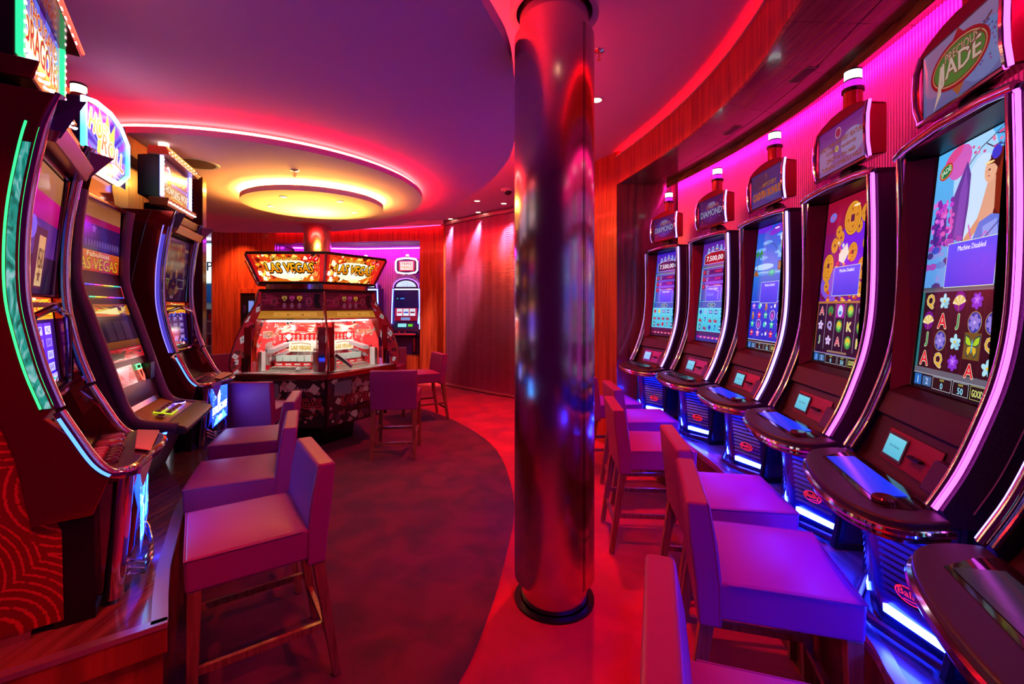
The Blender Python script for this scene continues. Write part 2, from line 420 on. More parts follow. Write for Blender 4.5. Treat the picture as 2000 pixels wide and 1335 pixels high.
# alcove end wall
struct('wall_alcove_end', MB().add([(1.11,4.82,0),(1.80,4.80,0),(1.80,4.92,0),(1.15,4.94,0),(1.11,4.82,ZC),(1.80,4.80,ZC),(1.80,4.92,ZC),(1.15,4.94,ZC)],
       [(0,3,2,1),(4,5,6,7),(0,1,5,4),(1,2,6,5),(2,3,7,6),(3,0,4,7)]), M_woodd)
# wood wall between the alcove and the curtain
fw = empty('wall_right_far', (0,0,0)); fw['kind'] = 'structure'
L = resample(farwall, 0.17)
for a, b in zip(L, L[1:]):
    d = Vector((b[0]-a[0], b[1]-a[1])).normalized()*0.002
    obj('panel', MB().wallblock([(a[0]+d.x,a[1]+d.y),(b[0]-d.x,b[1]-d.y)], offset([(a[0]+d.x,a[1]+d.y),(b[0]-d.x,b[1]-d.y)], -0.06), 0.0, ZC), M_wood, fw)

# ------------------------------------------------------------------ bead curtain on the far right
cb = struct('wall_far_right', MB().wallblock(offset(curtain, -0.10), offset(curtain, -0.2), 0, ZC), mat('plum_wall', (0.22,0.02,0.12), 0.6))
cu = empty('mesh_curtain', (curtain[20][0], curtain[20][1], 0))
tag(cu, 'tall curved curtain of fine metal mesh on the far wall right of the round bench', 'curtain')
cu['label'] = 'tall curved curtain of fine pink metal mesh hanging on the far wall'
O = cu.location
b = MB(); S = resample(curtain, 0.013)
random.seed(3)
for i, (x, y) in enumerate(S):
    x -= O.x; y -= O.y; r = 0.0034; off = 0.006*math.sin(i*0.42)+0.004*math.sin(i*0.13+1)
    d = 0.0; nx, ny = -0.6*off, -0.8*off
    zs = [0.06+0.06*k for k in range(51)]
    vs = []
    for k, z in enumerate(zs):
        rr = r*(1.35 if (k+i) % 2 else 0.7)
        vs += [(x+nx-rr, y+ny-rr*.4, z), (x+nx+rr*.4, y+ny-rr, z), (x+nx+rr, y+ny+rr, z)]
    fs = []
    for k in range(len(zs)-1):
        for q in range(3): fs.append((3*k+q, 3*k+(q+1)%3, 3*k+3+(q+1)%3, 3*k+3+q))
    b.add(vs, fs)
o = obj('chain_strands', b, mat('curtain_metal', (0.62,0.20,0.46), 0.3, 0.6), cu, fix=False); o['kind'] = 'stuff'
b = MB()
for k in range(95):
    b.ribbon([(p[0]-O.x-0.006, p[1]-O.y-0.008) for p in curtain[::2]], 0.07+k*0.032, 0.079+k*0.032)
o = obj('cross_links', b, MATS['curtain_metal'], cu, fix=False); o['kind'] = 'stuff'
obj('bottom_rail', MB().wallblock([(p[0]-O.x,p[1]-O.y) for p in offset(curtain,0.02)], [(p[0]-O.x,p[1]-O.y) for p in offset(curtain,-0.02)], 0.025, 0.06), mat('pink_rail',(0.7,0.4,0.5),0.3,0.6), cu)
obj('top_rail', MB().wallblock([(p[0]-O.x,p[1]-O.y) for p in offset(curtain,0.03)], [(p[0]-O.x,p[1]-O.y) for p in offset(curtain,-0.03)], 3.07, 3.13), MATS['pink_rail'], cu)

# ------------------------------------------------------------------ back wall with the niche
def panelled(name, x0, y0, x1, y1, z0, z1, m, w=0.30, th=0.05):
    e_ = empty(name, (0,0,0)); e_['kind'] = 'structure'
    a = Vector((x0,y0)); b = Vector((x1,y1)); L = (b-a).length; n = max(1, round(L/w)); d = (b-a)/n; g = d.normalized()*0.003
    for i in range(n):
        p = a+d*i+g; q = a+d*(i+1)-g
        obj('panel', MB().wallblock([tuple(p), tuple(q)], offset([tuple(p), tuple(q)], th), z0, z1), m, e_)
    return e_
panelled('wall_back_right', -1.26, 8.72, -1.28, 9.10, 0, ZC, M_wood, 0.4)
panelled('wall_back_right', -1.27, 9.10, -1.86, 9.30, 0, ZC, M_wood, 0.31)
panelled('wall_back_left', -5.05, 9.75, -6.45, 9.85, 0, ZC, M_wood, 0.28)
struct('wall_back_backing', MB().box(-6.45,-5.05,9.92,9.99,0,ZC), M_woodd)
panelled('wall_back_header', -1.86, 9.30, -5.05, 9.75, 2.86, ZC, M_wood, 0.6)
struct('baseboard_back', MB().wallblock([(-1.26,9.04),(-1.88,9.25)], [(-1.26,9.08),(-1.88,9.29)], 0, 0.12), M_woodd)
niche = [(-1.87,10.5),(-2.6,10.62),(-3.5,10.68),(-4.4,10.62),(-5.06,10.5)]
nc = catmull(niche, 8); rib = []
pts = resample(nc, 0.055)
for i in range(len(pts)-1):
    a = Vector(pts[i]); b = Vector(pts[i+1]); t = b-a; nn = Vector((-t.y, t.x)).normalized()
    for kk, d in ((0,0.0),(0.2,0.014),(0.5,0.02),(0.8,0.014)): q = a+t*kk+nn*d; rib.append((q.x,q.y))
struct('wall_back_ribbed', MB().ribbon(rib, 0.5, 2.9), M_rib, fix=False)
struct('wall_back_niche_side', MB().box(-1.86,-1.80,9.33,10.7,0,ZC), M_woodd)
struct('wall_back_niche_side', MB().box(-5.12,-5.06,9.80,10.7,0,ZC), M_woodd)
struct('niche_ceiling', MB().add([(-1.86,9.36,2.86),(-5.05,9.81,2.86),(-5.05,10.8,2.86),(-1.86,10.8,2.86),(-1.86,9.36,2.92),(-5.05,9.81,2.92),(-5.05,10.8,2.92),(-1.86,10.8,2.92)],
   [(0,3,2,1),(4,5,6,7),(0,1,5,4),(1,2,6,5),(2,3,7,6),(3,0,4,7)]), M_ceil)
struct('platform_back', MB().wallblock([(-1.86,9.34),(-5.05,9.79)], [(-1.86,10.8),(-5.05,10.8)], 0, 0.5), M_wood)
o = obj('niche_led_strip', MB().tube([(-1.95,10.3,2.845),(-3.5,10.5,2.845),(-4.95,10.3,2.845)], 0.012, 6), glow('niche_glow', (0.55,0.02,1.0), 60), smooth=True)
tag(o, 'violet led strip at the top of the far ribbed niche', 'light strip')
o = obj('header_led_strip', MB().tube([(-1.4,8.95,ZC-0.03),(-2.2,9.25,ZC-0.03),(-5.0,9.65,ZC-0.03)], 0.010, 6), glow('header_glow', (1.0,0.01,0.06), 22), smooth=True)
tag(o, 'thin red led strip along the top of the far wooden wall', 'light strip')
# baffle fascia below the large ceiling panel at its rear and the red bulkhead on the left
struct('bulkhead_back', MB().wallblock([(-1.3,8.6),(-5.0,9.2)], [(-1.3,8.7),(-5.0,9.3)], 3.08, ZC), M_ceil)
# ------------------------------------------------------------------ left side: platform, panelling, partition
lw = catmull([(-2.30,1.0),(-2.48,2.0),(-2.66,2.85),(-2.84,3.42),(-3.0,3.85),(-3.12,4.25)], 8)
lface = catmull([(-1.95,0.9),(-2.22,1.9),(-2.45,2.6),(-2.62,3.05),(-2.74,3.46),(-2.86,3.85),(-2.96,4.25)], 8)
ledgeL = catmull([(-1.109,1.445),(-1.304,1.71),(-1.473,1.984),(-1.643,2.268),(-1.80,2.62),(-1.95,3.0),(-2.07,3.4),(-2.16,3.85),(-2.22,4.2)], 8)
la, lb = lerp_path(ledgeL, lw, 30)
lb = [(-1.387-0.8*0.9, 1.233-0.6*0.9)] + lb[6:]
la2, lb2 = lerp_path(la, lb, 25)
pl = struct('platform_left', MB().wallblock(la2, lb2, 0.0, 0.455), M_wood)
pt = struct('platform_top', MB().wallblock(offset(la2, -0.012), lb2, 0.4555, 0.50), M_deck)
o = obj('metal_nosing', MB().wallblock(offset(la2, -0.014), offset(la2, 0.03), 0.487, 0.504), M_edge, pt)
d = Vector((la2[0][0]-lb2[0][0], la2[0][1]-lb2[0][1])).normalized(); q0 = Vector(la2[0])+d*0.012; q1 = Vector(lb2[0]); nn = Vector((d.y,-d.x))
o = obj('metal_nosing', MB().wallblock([tuple(q0+nn*0.014), tuple(q1+nn*0.014)], [tuple(q0-nn*0.02), tuple(q1-nn*0.02)], 0.487, 0.504), M_edge, pt)
o = obj('nosing_board', MB().wallblock([tuple(q0+nn*0.012), tuple(q1+nn*0.012)], [tuple(q0), tuple(q1)], 0.41, 0.487), M_wood, pt)
wlx = empty('wall_left', (0,0,0)); wlx['kind'] = 'structure'
L = resample(lw, 0.24)
for a, b in zip(L, L[1:]):
    dd = Vector((b[0]-a[0], b[1]-a[1])).normalized()*0.003
    sgm = [(a[0]+dd.x,a[1]+dd.y),(b[0]-dd.x,b[1]-dd.y)]
    obj('panel', MB().wallblock(sgm, offset(sgm, 0.05), 0.0, 2.68), M_woodd, wlx)
struct('soffit_left', MB().wallblock(lface, [(x-0.9, y) for x, y in lface], 2.56, 2.69), M_wood)
struct('wall_left_end', MB().wallblock([(-2.80,4.12),(-3.2,4.25)], [(-2.82,4.2),(-3.2,4.33)], 0, 2.68), M_woodd)
# red patterned glass screen standing at the near end of the left platform
pgd = Vector((0.8, 0.6)); P0 = Vector((-1.459, 1.383)); P1 = P0 - pgd*1.3
gp = empty('glass_partition', (P0.x, P0.y, 0.5))
tag(gp, 'red glass partition with dotted circle pattern at the near end of left platform', 'partition')
loc = lambda p: (p.x-P0.x, p.y-P0.y)
nn = Vector((-0.6, 0.8))
m = mat('red_dotted_glass', (0.55, 0.02, 0.02), 0.12, coat=0.5)
nt = m.node_tree; bs = nt.nodes['Principled BSDF']
tc = nt.nodes.new('ShaderNodeTexCoord'); vo = nt.nodes.new('ShaderNodeTexVoronoi'); vo.inputs['Scale'].default_value = 3.2
mp = nt.nodes.new('ShaderNodeMapping'); mp.inputs['Rotation'].default_value = (0,0,-math.atan2(0.6,0.8))
sep = nt.nodes.new('ShaderNodeSeparateXYZ'); cmb = nt.nodes.new('ShaderNodeCombineXYZ')
nt.links.new(tc.outputs['Object'], mp.inputs[0]); nt.links.new(mp.outputs[0], sep.inputs[0])
nt.links.new(sep.outputs[0], cmb.inputs[0]); nt.links.new(sep.outputs[2], cmb.inputs[1])
vo.feature = 'F1'; nt.links.new(cmb.outputs[0], vo.inputs['Vector'])
wv = nt.nodes.new('ShaderNodeMath'); wv.operation = 'MULTIPLY'; wv.inputs[1].default_value = 110
sn = nt.nodes.new('ShaderNodeMath'); sn.operation = 'SINE'
nt.links.new(vo.outputs['Distance'], wv.inputs[0]); nt.links.new(wv.outputs[0], sn.inputs[0])
v2 = nt.nodes.new('ShaderNodeTexVoronoi'); v2.inputs['Scale'].default_value = 130; nt.links.new(cmb.outputs[0], v2.inputs['Vector'])
mu = nt.nodes.new('ShaderNodeMath'); mu.operation = 'SUBTRACT'; nt.links.new(sn.outputs[0], mu.inputs[0]); nt.links.new(v2.outputs['Distance'], mu.inputs[1])
rp = nt.nodes.new('ShaderNodeValToRGB'); rp.color_ramp.elements[0].position = 0.0; rp.color_ramp.elements[1].position = 0.18
rp.color_ramp.elements[0].color = (0.30,0.006,0.010,1); rp.color_ramp.elements[1].color = (0.90,0.05,0.04,1)
nt.links.new(mu.outputs[0], rp.inputs[0]); nt.links.new(rp.outputs[0], bs.inputs['Base Color'])
Q = lambda d_, o_, z: (loc(P0+pgd*d_+nn*o_)[0], loc(P0+pgd*d_+nn*o_)[1], z)
pv = [(0.07,0.022),(0.065,0.30),(0.0,0.50),(-0.05,0.62),(-0.05,1.62),(-1.3,1.62),(-1.3,0.022)]; n = len(pv)
obj('glass_pane', MB().add([Q(d_,0,z) for d_,z in pv]+[Q(d_,0.012,z) for d_,z in pv], [tuple(range(n)), tuple(range(2*n-1,n-1,-1))]+[(i,i+n,(i+1)%n+n,(i+1)%n) for i in range(n)]), m, gp)
obj('bottom_channel', MB().wallblock([loc(P0+nn*-0.012),loc(P1+nn*-0.012)], [loc(P0+nn*0.026),loc(P1+nn*0.026)], 0.0, 0.022), M_metal, gp)

# ------------------------------------------------------------------ columns
M_col = mat('brushed_column', (0.62, 0.46, 0.50), 0.19, 1.0, aniso=0.92, arot=0.0)
def column(x, y, label, seam):
    e_ = empty('column', (x, y, 0)); e_['kind'] = 'structure'
    obj('shaft', MB().lathe([(0.0,0.127),(0.205,0.127),(0.205,2.88),(0.0,2.88)], 64), M_col, e_, smooth=True)
    obj('foot_ring', MB().lathe([(0.168,0.0),(0.168,0.127)], 48), M_col, e_, smooth=True)
    obj('neck', MB().lathe([(0.178,2.88),(0.178,ZC)], 48), M_col, e_, smooth=True)
    obj('ceiling_ring', MB().lathe([(0.196,3.012),(0.229,3.0),(0.229,3.012),(0.224,ZC),(0.196,ZC),(0.196,3.012)], 64), M_ceil, e_, smooth=True)
    for a in seam: obj('seam', MB().box(0.2045,0.206,-0.0012,0.0012,0.13,2.879), M_black, e_).rotation_euler = (0,0,a)
    return e_
column(0.218, 2.354, '', (math.radians(-52), math.radians(-49.0)))
column(-3.12, 7.3, '', (math.radians(-75),))
obj('floor_cutout', MB().lathe([(0.175,0.0),(0.205,0.0),(0.205,0.0135),(0.175,0.0135)], 48, 0.218, 2.354), M_black)['kind'] = 'structure'
# ------------------------------------------------------------------ bar stools (front faces local -y)
def rbox(x0,x1,y0,y1,z0,z1,tx=0,ty=0):
    return MB().hexa([(x0,y0,z0),(x1,y0,z0),(x1,y1,z0),(x0,y1,z0)], [(x0+tx,y0+ty,z1),(x1-tx,y0+ty,z1),(x1-tx,y1-ty,z1),(x0+tx,y1-ty,z1)])
def make_stool():
    r = empty('bar_stool', (0,0,0))
    b = MB()   # crowned seat cushion
    n = 8
    xs = [-0.225+0.45*i/n for i in range(n+1)]; ys = [-0.225+0.42*i/n for i in range(n+1)]
    top = [(x, y, 0.635+0.018*(1-(x/0.225)**4)*(1-((y+0.015)/0.21)**4)) for y in ys for x in xs]
    bot = [(x*0.985, y*0.985, 0.515) for y in ys for x in xs]
    fs = []
    for j in range(n):
        for i in range(n):
            q = j*(n+1)+i; fs.append((q,q+1,q+n+2,q+n+1)); k = q+(n+1)**2; fs.append((k,k+n+1,k+n+2,k+1))
    N = (n+1)**2
    for i in range(n):
        fs += [(i,i+N,i+1+N,i+1), (n*(n+1)+i, n*(n+1)+i+1, n*(n+1)+i+1+N, n*(n+1)+i+N),
               (i*(n+1), (i+1)*(n+1), (i+1)*(n+1)+N, i*(n+1)+N), (i*(n+1)+n, i*(n+1)+n+N, (i+1)*(n+1)+n+N, (i+1)*(n+1)+n)]
    seat = obj('seat', b.add(top+bot, fs), M_leather, r, bevel=0.012, seg=3)
    P = [(-0.224,-0.224),(0.224,-0.224),(0.224,0.15),(-0.224,0.15)]
    obj('piping', MB().tube([(-0.2245,0.15,0.632),(-0.2245,-0.2245,0.632),(0.2245,-0.2245,0.632),(0.2245,0.15,0.632)], 0.003, 6), M_leather, seat, smooth=True)
    # backrest: slab leaning back a little, slightly curved in profile
    prof = [(0.165,0.49),(0.165,0.63),(0.178,0.75),(0.20,0.87),(0.205,0.88),(0.268,0.88),(0.272,0.87),(0.262,0.75),(0.245,0.62),(0.235,0.49)]
    bk = obj('backrest', MB().prism_x(prof, -0.225, 0.225), M_leather, r, bevel=0.010, seg=3)
    for x in (-0.2258, 0.2258):
        obj('seam', MB().tube([(x*0.985,0.212,0.8815),(x,0.205,0.872),(x,0.187,0.75),(x,0.172,0.62),(x,0.17,0.50)], 0.0022, 6), M_leather, bk, smooth=True)
    for sx in (-1, 1):
        for back in (0, 1):
            t = 0.022; x = sx*0.198; y = -0.195 if not back else 0.205
            xb = sx*0.205; yb = y+(-0.01 if not back else 0.075); s = 0.015
            q = lambda X, Y, Z, h: [(X-h,Y-h,Z),(X+h,Y-h,Z),(X+h,Y+h,Z),(X-h,Y+h,Z)]
            lg = obj('leg', MB().hexa(q(xb,yb,0.013,s), q(x,y,0.52,t)), M_legw, r, bevel=0.003)
        obj('side_rail', MB().hexa([(sx*0.203-0.009,-0.20,0.22),(sx*0.203+0.009,-0.20,0.22),(sx*0.203+0.009,0.245,0.22),(sx*0.203-0.009,0.245,0.22)],
            [(sx*0.203-0.009,-0.20,0.245),(sx*0.203+0.009,-0.20,0.245),(sx*0.203+0.009,0.245,0.245),(sx*0.203-0.009,0.245,0.245)]), M_legw, r)
    obj('rear_rail', MB().box(-0.2,0.2,0.245,0.263,0.155,0.178), M_legw, r)
    obj('front_rail', MB().box(-0.2,0.2,-0.213,-0.193,0.19,0.212), M_legw, r)
    obj('metal_kick_plate', MB().box(-0.185,0.185,-0.214,-0.192,0.2125,0.216), M_metal, r)
    return r
def kids(o): return [c for c in bpy.data.objects if c.parent == o]
def copy_tree(o, parent=None, cache={}):
    c = o.copy(); C.objects.link(c)
    if parent: c.parent = parent
    for ch in list(o.children): copy_tree(ch, c)
    return c
stool0 = make_stool()
def dirang(dx, dy): return math.atan2(dx, -dy)     # rotation that turns local -y into (dx,dy)
GL, GR, GP = 'bar stools along the left machines', 'bar stools along the right machines', 'bar stools around the coin pusher'
stools = [
 (-1.06, 1.86, (-0.82,-0.57), GL, 'nearest stool on the left, purple lit leather seat with slim wooden legs fully in view'),
 (-1.45, 2.45, (-0.91,-0.41), GL, 'second stool on the left, right behind the nearest one'),
 (-1.76, 3.12, (-0.94,-0.33), GL, 'third stool on the left, tucked at the machine with the wolf picture'),
 (-2.24, 4.02, (-0.05, 1.0), GP, 'stool with back turned to the camera in front of left half of coin pusher'),
 (-1.19, 4.72, (-0.10, 0.995), GP, 'stool seen from behind standing alone on plum carpet right of the coin pusher'),
 (-1.20, 6.11, (-0.87,-0.49), GP, 'stool in side view beside the mesh curtain at the far right of coin pusher'),
 (-3.62, 6.02, (0.87,-0.49), GP, 'stool mostly hidden behind the left edge of the coin pusher'),
 (-1.87, 6.85, (0.0,-1.0), GP, 'stool mostly hidden behind the right rear of the coin pusher'),
 (0.53, 0.86, (0.953,-0.30), GR, 'nearest stool on the right, cut off by the bottom of the picture'),
 (0.88, 1.60, (0.963,-0.27), GR, 'second stool on the right, large seat at the ledge with bright red top of back'),
 (1.02, 2.165, (0.988,-0.155), GR, 'third stool on the right, partly behind the second one'),
 (0.90, 2.96, (0.997,-0.07), GR, 'fourth stool on the right, bright red seat just right of the column'),
 (1.04, 3.66, (1.0,0.0), GR, 'fifth stool on the right, behind the one beside the column'),
 (0.93, 4.27, (0.99,0.10), GR, 'farthest stool on the right, mostly hidden behind the column'),
]
for i, (x, y, d, g, lab) in enumerate(stools):
    s_ = stool0 if i == 0 else copy_tree(stool0)
    s_.location = (x, y, 0); s_.rotation_euler = (0, 0, dirang(*d))
    tag(s_, lab, 'stool', g)
# ------------------------------------------------------------------ artwork for the tall curved machines on the right
M_scr = artmat('screen_print', 1.0)
M_dim = artmat('dim_screen_print', 0.45)
M_prt = artmat('painted_print', 0.0, 0.25)
M_brt = artmat('backlit_print', 1.7)
def popup(a, x0=.27, y0=.42, x1=.80, y1=.60, t='Machine Disabled'):
    a.rect(x0, y0, x1, y1, '2f3ae6', '4550ff'); a.frame(x0, y0, x1, y1, .0022, 'c8f0c8')
    a.text(t, (x0+x1)/2, y1-.026, .020, 'e8ecff', ww=(x1-x0)*.55)
def bar(a, txt='GOOD LUCK', c='101018'):
    a.rect(0, 0, 1, .062, c); a.rect(.0,.058,1,.062,'9aa0b0')
    a.rect(.02,.008,.12,.054,'1a68c0'); a.text('1', .07, .03, .03, 'd0f0ff'); a.rect(.14,.01,.26,.05,'3a6aa0'); a.text('2', .2, .03, .026, 'c0d0ff')
    for x0, x1, s in ((.28,.52,'0'),(.54,.72,'50')):
        a.frame(x0,.006,x1,.056,.0012,'c8d8e8'); a.text(s, (x0+x1)/2, .024, .024, '8fe0ff'); a.text('0.01€', (x0+x1)/2, .047, .009, 'c8c060')
    a.frame(.74,.006,.995,.056,.0012,'c8d070'); a.text(txt, .868, .03, .026, 'd8e080', ww=.22)
def flower(a, x, y, r, c, c2, n=5):
    for i in range(n):
        t = 2*PI*i/n+.3; a.ell(x+.55*r*math.cos(t)/a.w, y+.55*r*math.sin(t)/a.h, r*.48, r*.32, c, 8, t)
    a.ell(x, y, r*.22, r*.22, c2, 8)
def coin(a, x, y, r, ang=0.2):
    a.ell(x, y, r*.82, r, '6a3000', 22); a.ell(x, y, r*.78, r*.96, 'e8a030', 22); a.ell(x, y, r*.66, r*.84, 'a85c10', 22); a.ell(x, y, r*.62, r*.80, 'd88c28', 22)
    q = r*.17; X, Y = x, y
    a.rect(X-q/a.w, Y-q/a.h*1.2, X+q/a.w, Y+q/a.h*1.2, '5a1440')
    for t in (0, 1, 2, 3):
        u, v = r*.42*math.cos(t*PI/2+.2), r*.52*math.sin(t*PI/2+.2)
        a.line([(x+(u-r*.1)/a.w, y+v/a.h),(x+(u+r*.1)/a.w, y+(v+r*.06)/a.h)], r*.05, '8a4208'); a.line([(x+u/a.w, y+(v-r*.1)/a.h),(x+u/a.w, y+(v+r*.1)/a.h)], r*.05, '8a4208')
def letter(a, s, x, y, hh, c, e='ffffff'): a.text(s, x, y, hh, c, edge=e, et=.07)
def fan(a, x, y, r):
    for i in range(7):
        t = PI*(.12+.12*i); a.poly([(x, y-.4*r/a.h), (x+r*math.cos(t)/a.w, y+(r*math.sin(t)-.4*r)/a.h), (x+r*math.cos(t+.34)/a.w, y+(r*math.sin(t+.34)-.4*r)/a.h)], 'e8c860' if i%2 else 'f8e8a8')
    a.line([(x, y-.4*r/a.h),(x, y-.9*r/a.h)], r*.12, 'a06020')
def butterfly(a, x, y, r):
    a.rect(x-r/a.w, y-r*1.1/a.h, x+r/a.w, y+r*1.1/a.h, '6a5020')
    for sx in (-1, 1):
        P = lambda u, v: (x+sx*u*r/a.w, y+v*r/a.h)
        a.poly([P(0,.1),P(.35,.75),P(.95,.95),P(.9,.2),P(.5,-.05)], '10404a'); a.poly([P(.05,.1),P(.38,.62),P(.82,.8),P(.78,.25),P(.45,.05)], 'a8d020')
        a.poly([P(0,.05),P(.55,-.05),P(.7,-.5),P(.4,-.95),P(.1,-.5)], '10404a'); a.poly([P(.05,0),P(.5,-.1),P(.58,-.45),P(.36,-.78),P(.12,-.4)], 'd8b020')
    a.ell(x, y, r*.07, r*.6, '40b0e0', 10)
def art_jade():
    a = Art(.40, .79); R = random.Random(5)
    a.rect(0,0,1,1,'5a80d8','58b8f8')
    a.ell(.50,.86,.10,.14,'a8d8ff',20); a.ell(.58,.72,.08,.16,'c8e4ff',20); a.ell(.30,.93,.06,.05,'d060c0',14,.6); a.ell(.22,.97,.05,.02,'e04890',12,.5)
    a.poly([(.28,.62),(.26,.78),(.36,.88),(.40,.92),(.46,.86),(.47,.74),(.45,.60)],'5a3a9a'); a.poly([(.33,.62),(.35,.80),(.40,.89),(.44,.80),(.43,.62)],'7a4ab8')
    a.poly([(.05,.6),(.04,.72),(.10,.78),(.2,.74),(.24,.6)],'40288a')
    a.poly([(.80,.97),(1,1),(1,.78),(.90,.80),(.84,.88)],'1c5878'); a.poly([(.88,.6),(.9,.78),(1,.84),(1,.6)],'7a3a9a')
    a.poly([(.92,1),(.96,.86),(1,.80),(1,1)],'2f86a0')
    for i in range(70): a.ell(R.uniform(.02,.30), R.uniform(.60,.79), R.uniform(.006,.014), R.uniform(.006,.012), R.choice(['c040d0','e070e0','8828a8','d858c0','6a2098']), 7)
    for i in range(40): a.ell(R.uniform(.0,1), R.uniform(.42,.62), R.uniform(.01,.03), R.uniform(.006,.016), R.choice(['3a4ac8','7040a8','4a80d8','a048b8','403080','8090e0']), 7)
    for p in ([(.42,.90),(.55,.95),(.66,.97),(.78,1)], [(.60,.955),(.68,.93),(.76,.935)], [(.70,.975),(.78,.965),(.9,.98)]): a.line(p, .0035, '301a38')
    for i in range(16): a.ell(R.uniform(.42,.95), R.uniform(.92,.985), .007, .005, R.choice(['d04888','e878a8','a83070']), 6)
    # seated woman with long dark red hair and blue dress
    a.poly([(.66,.90),(.80,.92),(.92,.84),(1,.72),(1,.62),(.80,.60),(.74,.70),(.70,.80)],'5a1408'); a.poly([(.70,.88),(.80,.88),(.88,.78),(.84,.66),(.76,.70)],'7a240c')
    a.poly([(.66,.80),(.74,.82),(.76,.70),(.72,.62),(.64,.60),(.58,.66),(.62,.72)],'e0a488'); a.poly([(.60,.68),(.48,.62),(.42,.58),(.46,.57),(.62,.64)],'d89878')
    a.ell(.68,.845,.026,.036,'e8b090',16); a.ell(.665,.848,.005,.003,'402020',8); a.line([(.655,.826),(.675,.824)], .003, 'c03030'); a.line([(.648,.848),(.640,.838)], .003, 'c08868')
    a.poly([(.63,.87),(.70,.905),(.78,.88),(.76,.84),(.71,.865)],'381008'); a.ell(.72,.905,.020,.020,'2838d0',12); a.line([(.74,.93),(.82,.92),(.86,.89)], .004, '203890')
    a.poly([(.62,.66),(.74,.68),(.92,.66),(.98,.60),(.90,.56),(.6,.56),(.56,.60)],'5878e0'); a.poly([(.66,.64),(.80,.66),(.84,.58),(.68,.57)],'88a0f0')
    a.line([(.5,.66),(.58,.56),(.70,.62),(.82,.56),(.97,.72),(.94,.80)], .006, 'd060c8'); a.line([(.70,.60),(.96,.70)], .004,'3040a0')
    # small oval logo
    a.ell(.13,.915,.036,.026,'c02828',20,.35); a.ell(.13,.915,.031,.021,'e8a030',20,.35); a.ell(.13,.915,.029,.019,'18704a',20,.35); a.text('JADE',.13,.914,.028,'d0e8c8',rot=.3)
    a.rect(0,.405,1,.425,'606878','404050')
    a.rect(0,.065,1,.405,'2a0a18','300c1c'); a.rect(0,.065,.035,.405,'207078'); a.rect(.965,.065,1,.405,'707080'); a.rect(0,.062,1,.085,'606070')
    for x in (.22,.41,.60,.79): a.rect(x,.085,x+.004,.405,'551a30')
    xs = (.125,.315,.505,.70,.885); ys = (.365,.285,.205,.125)
    g = ['QFAPJ','AJ-OO','JOFBQ','AQP-F']
    g = [['Q','f','n','p','J'],['n','A','J','o','o'],['J','o','f','B','Q'],['A','Q','p','','f']]
    for j, row in enumerate(g):
        for i, k in enumerate(row):
            x, y = xs[i], ys[j]
            if k in ('Q','J','A'): letter(a, k, x, y, .058, {'Q':'d8a020','J':'108848','A':'e01838'}[k], 'd8d0b0')
            elif k == 'f': flower(a, x, y, .026, 'a8e0f0', 'e0c040'); flower(a, x+.03, y-.012, .014, '80c8e8', 'e0c040')
            elif k == 'p': flower(a, x, y, .026, '8030d0', 'c070f0', 7); flower(a, x, y+.005, .014, 'b060f0', 'e0a0ff')
            elif k == 'o': a.ell(x,y,.030,.033,'c0a050',20); a.ell(x,y,.028,.031,'2038a0',20); flower(a, x, y, .026, '8878d8', 'c0b0f0', 6)
            elif k == 'n': a.ell(x,y,.028,.032,'70108a',16); fan(a, x, y, .032)
            elif k == 'B': butterfly(a, x, y-.008, .036)
    letter(a, 'A', xs[3], .105, .05, 'e01838', 'd8d0b0')
    popup(a, .28, .42, .85, .60); bar(a)
    for x, y in ((.66,.875),(.86,.83)): a.ell(x,y,.02,.004,'ffd890',12)
    return a
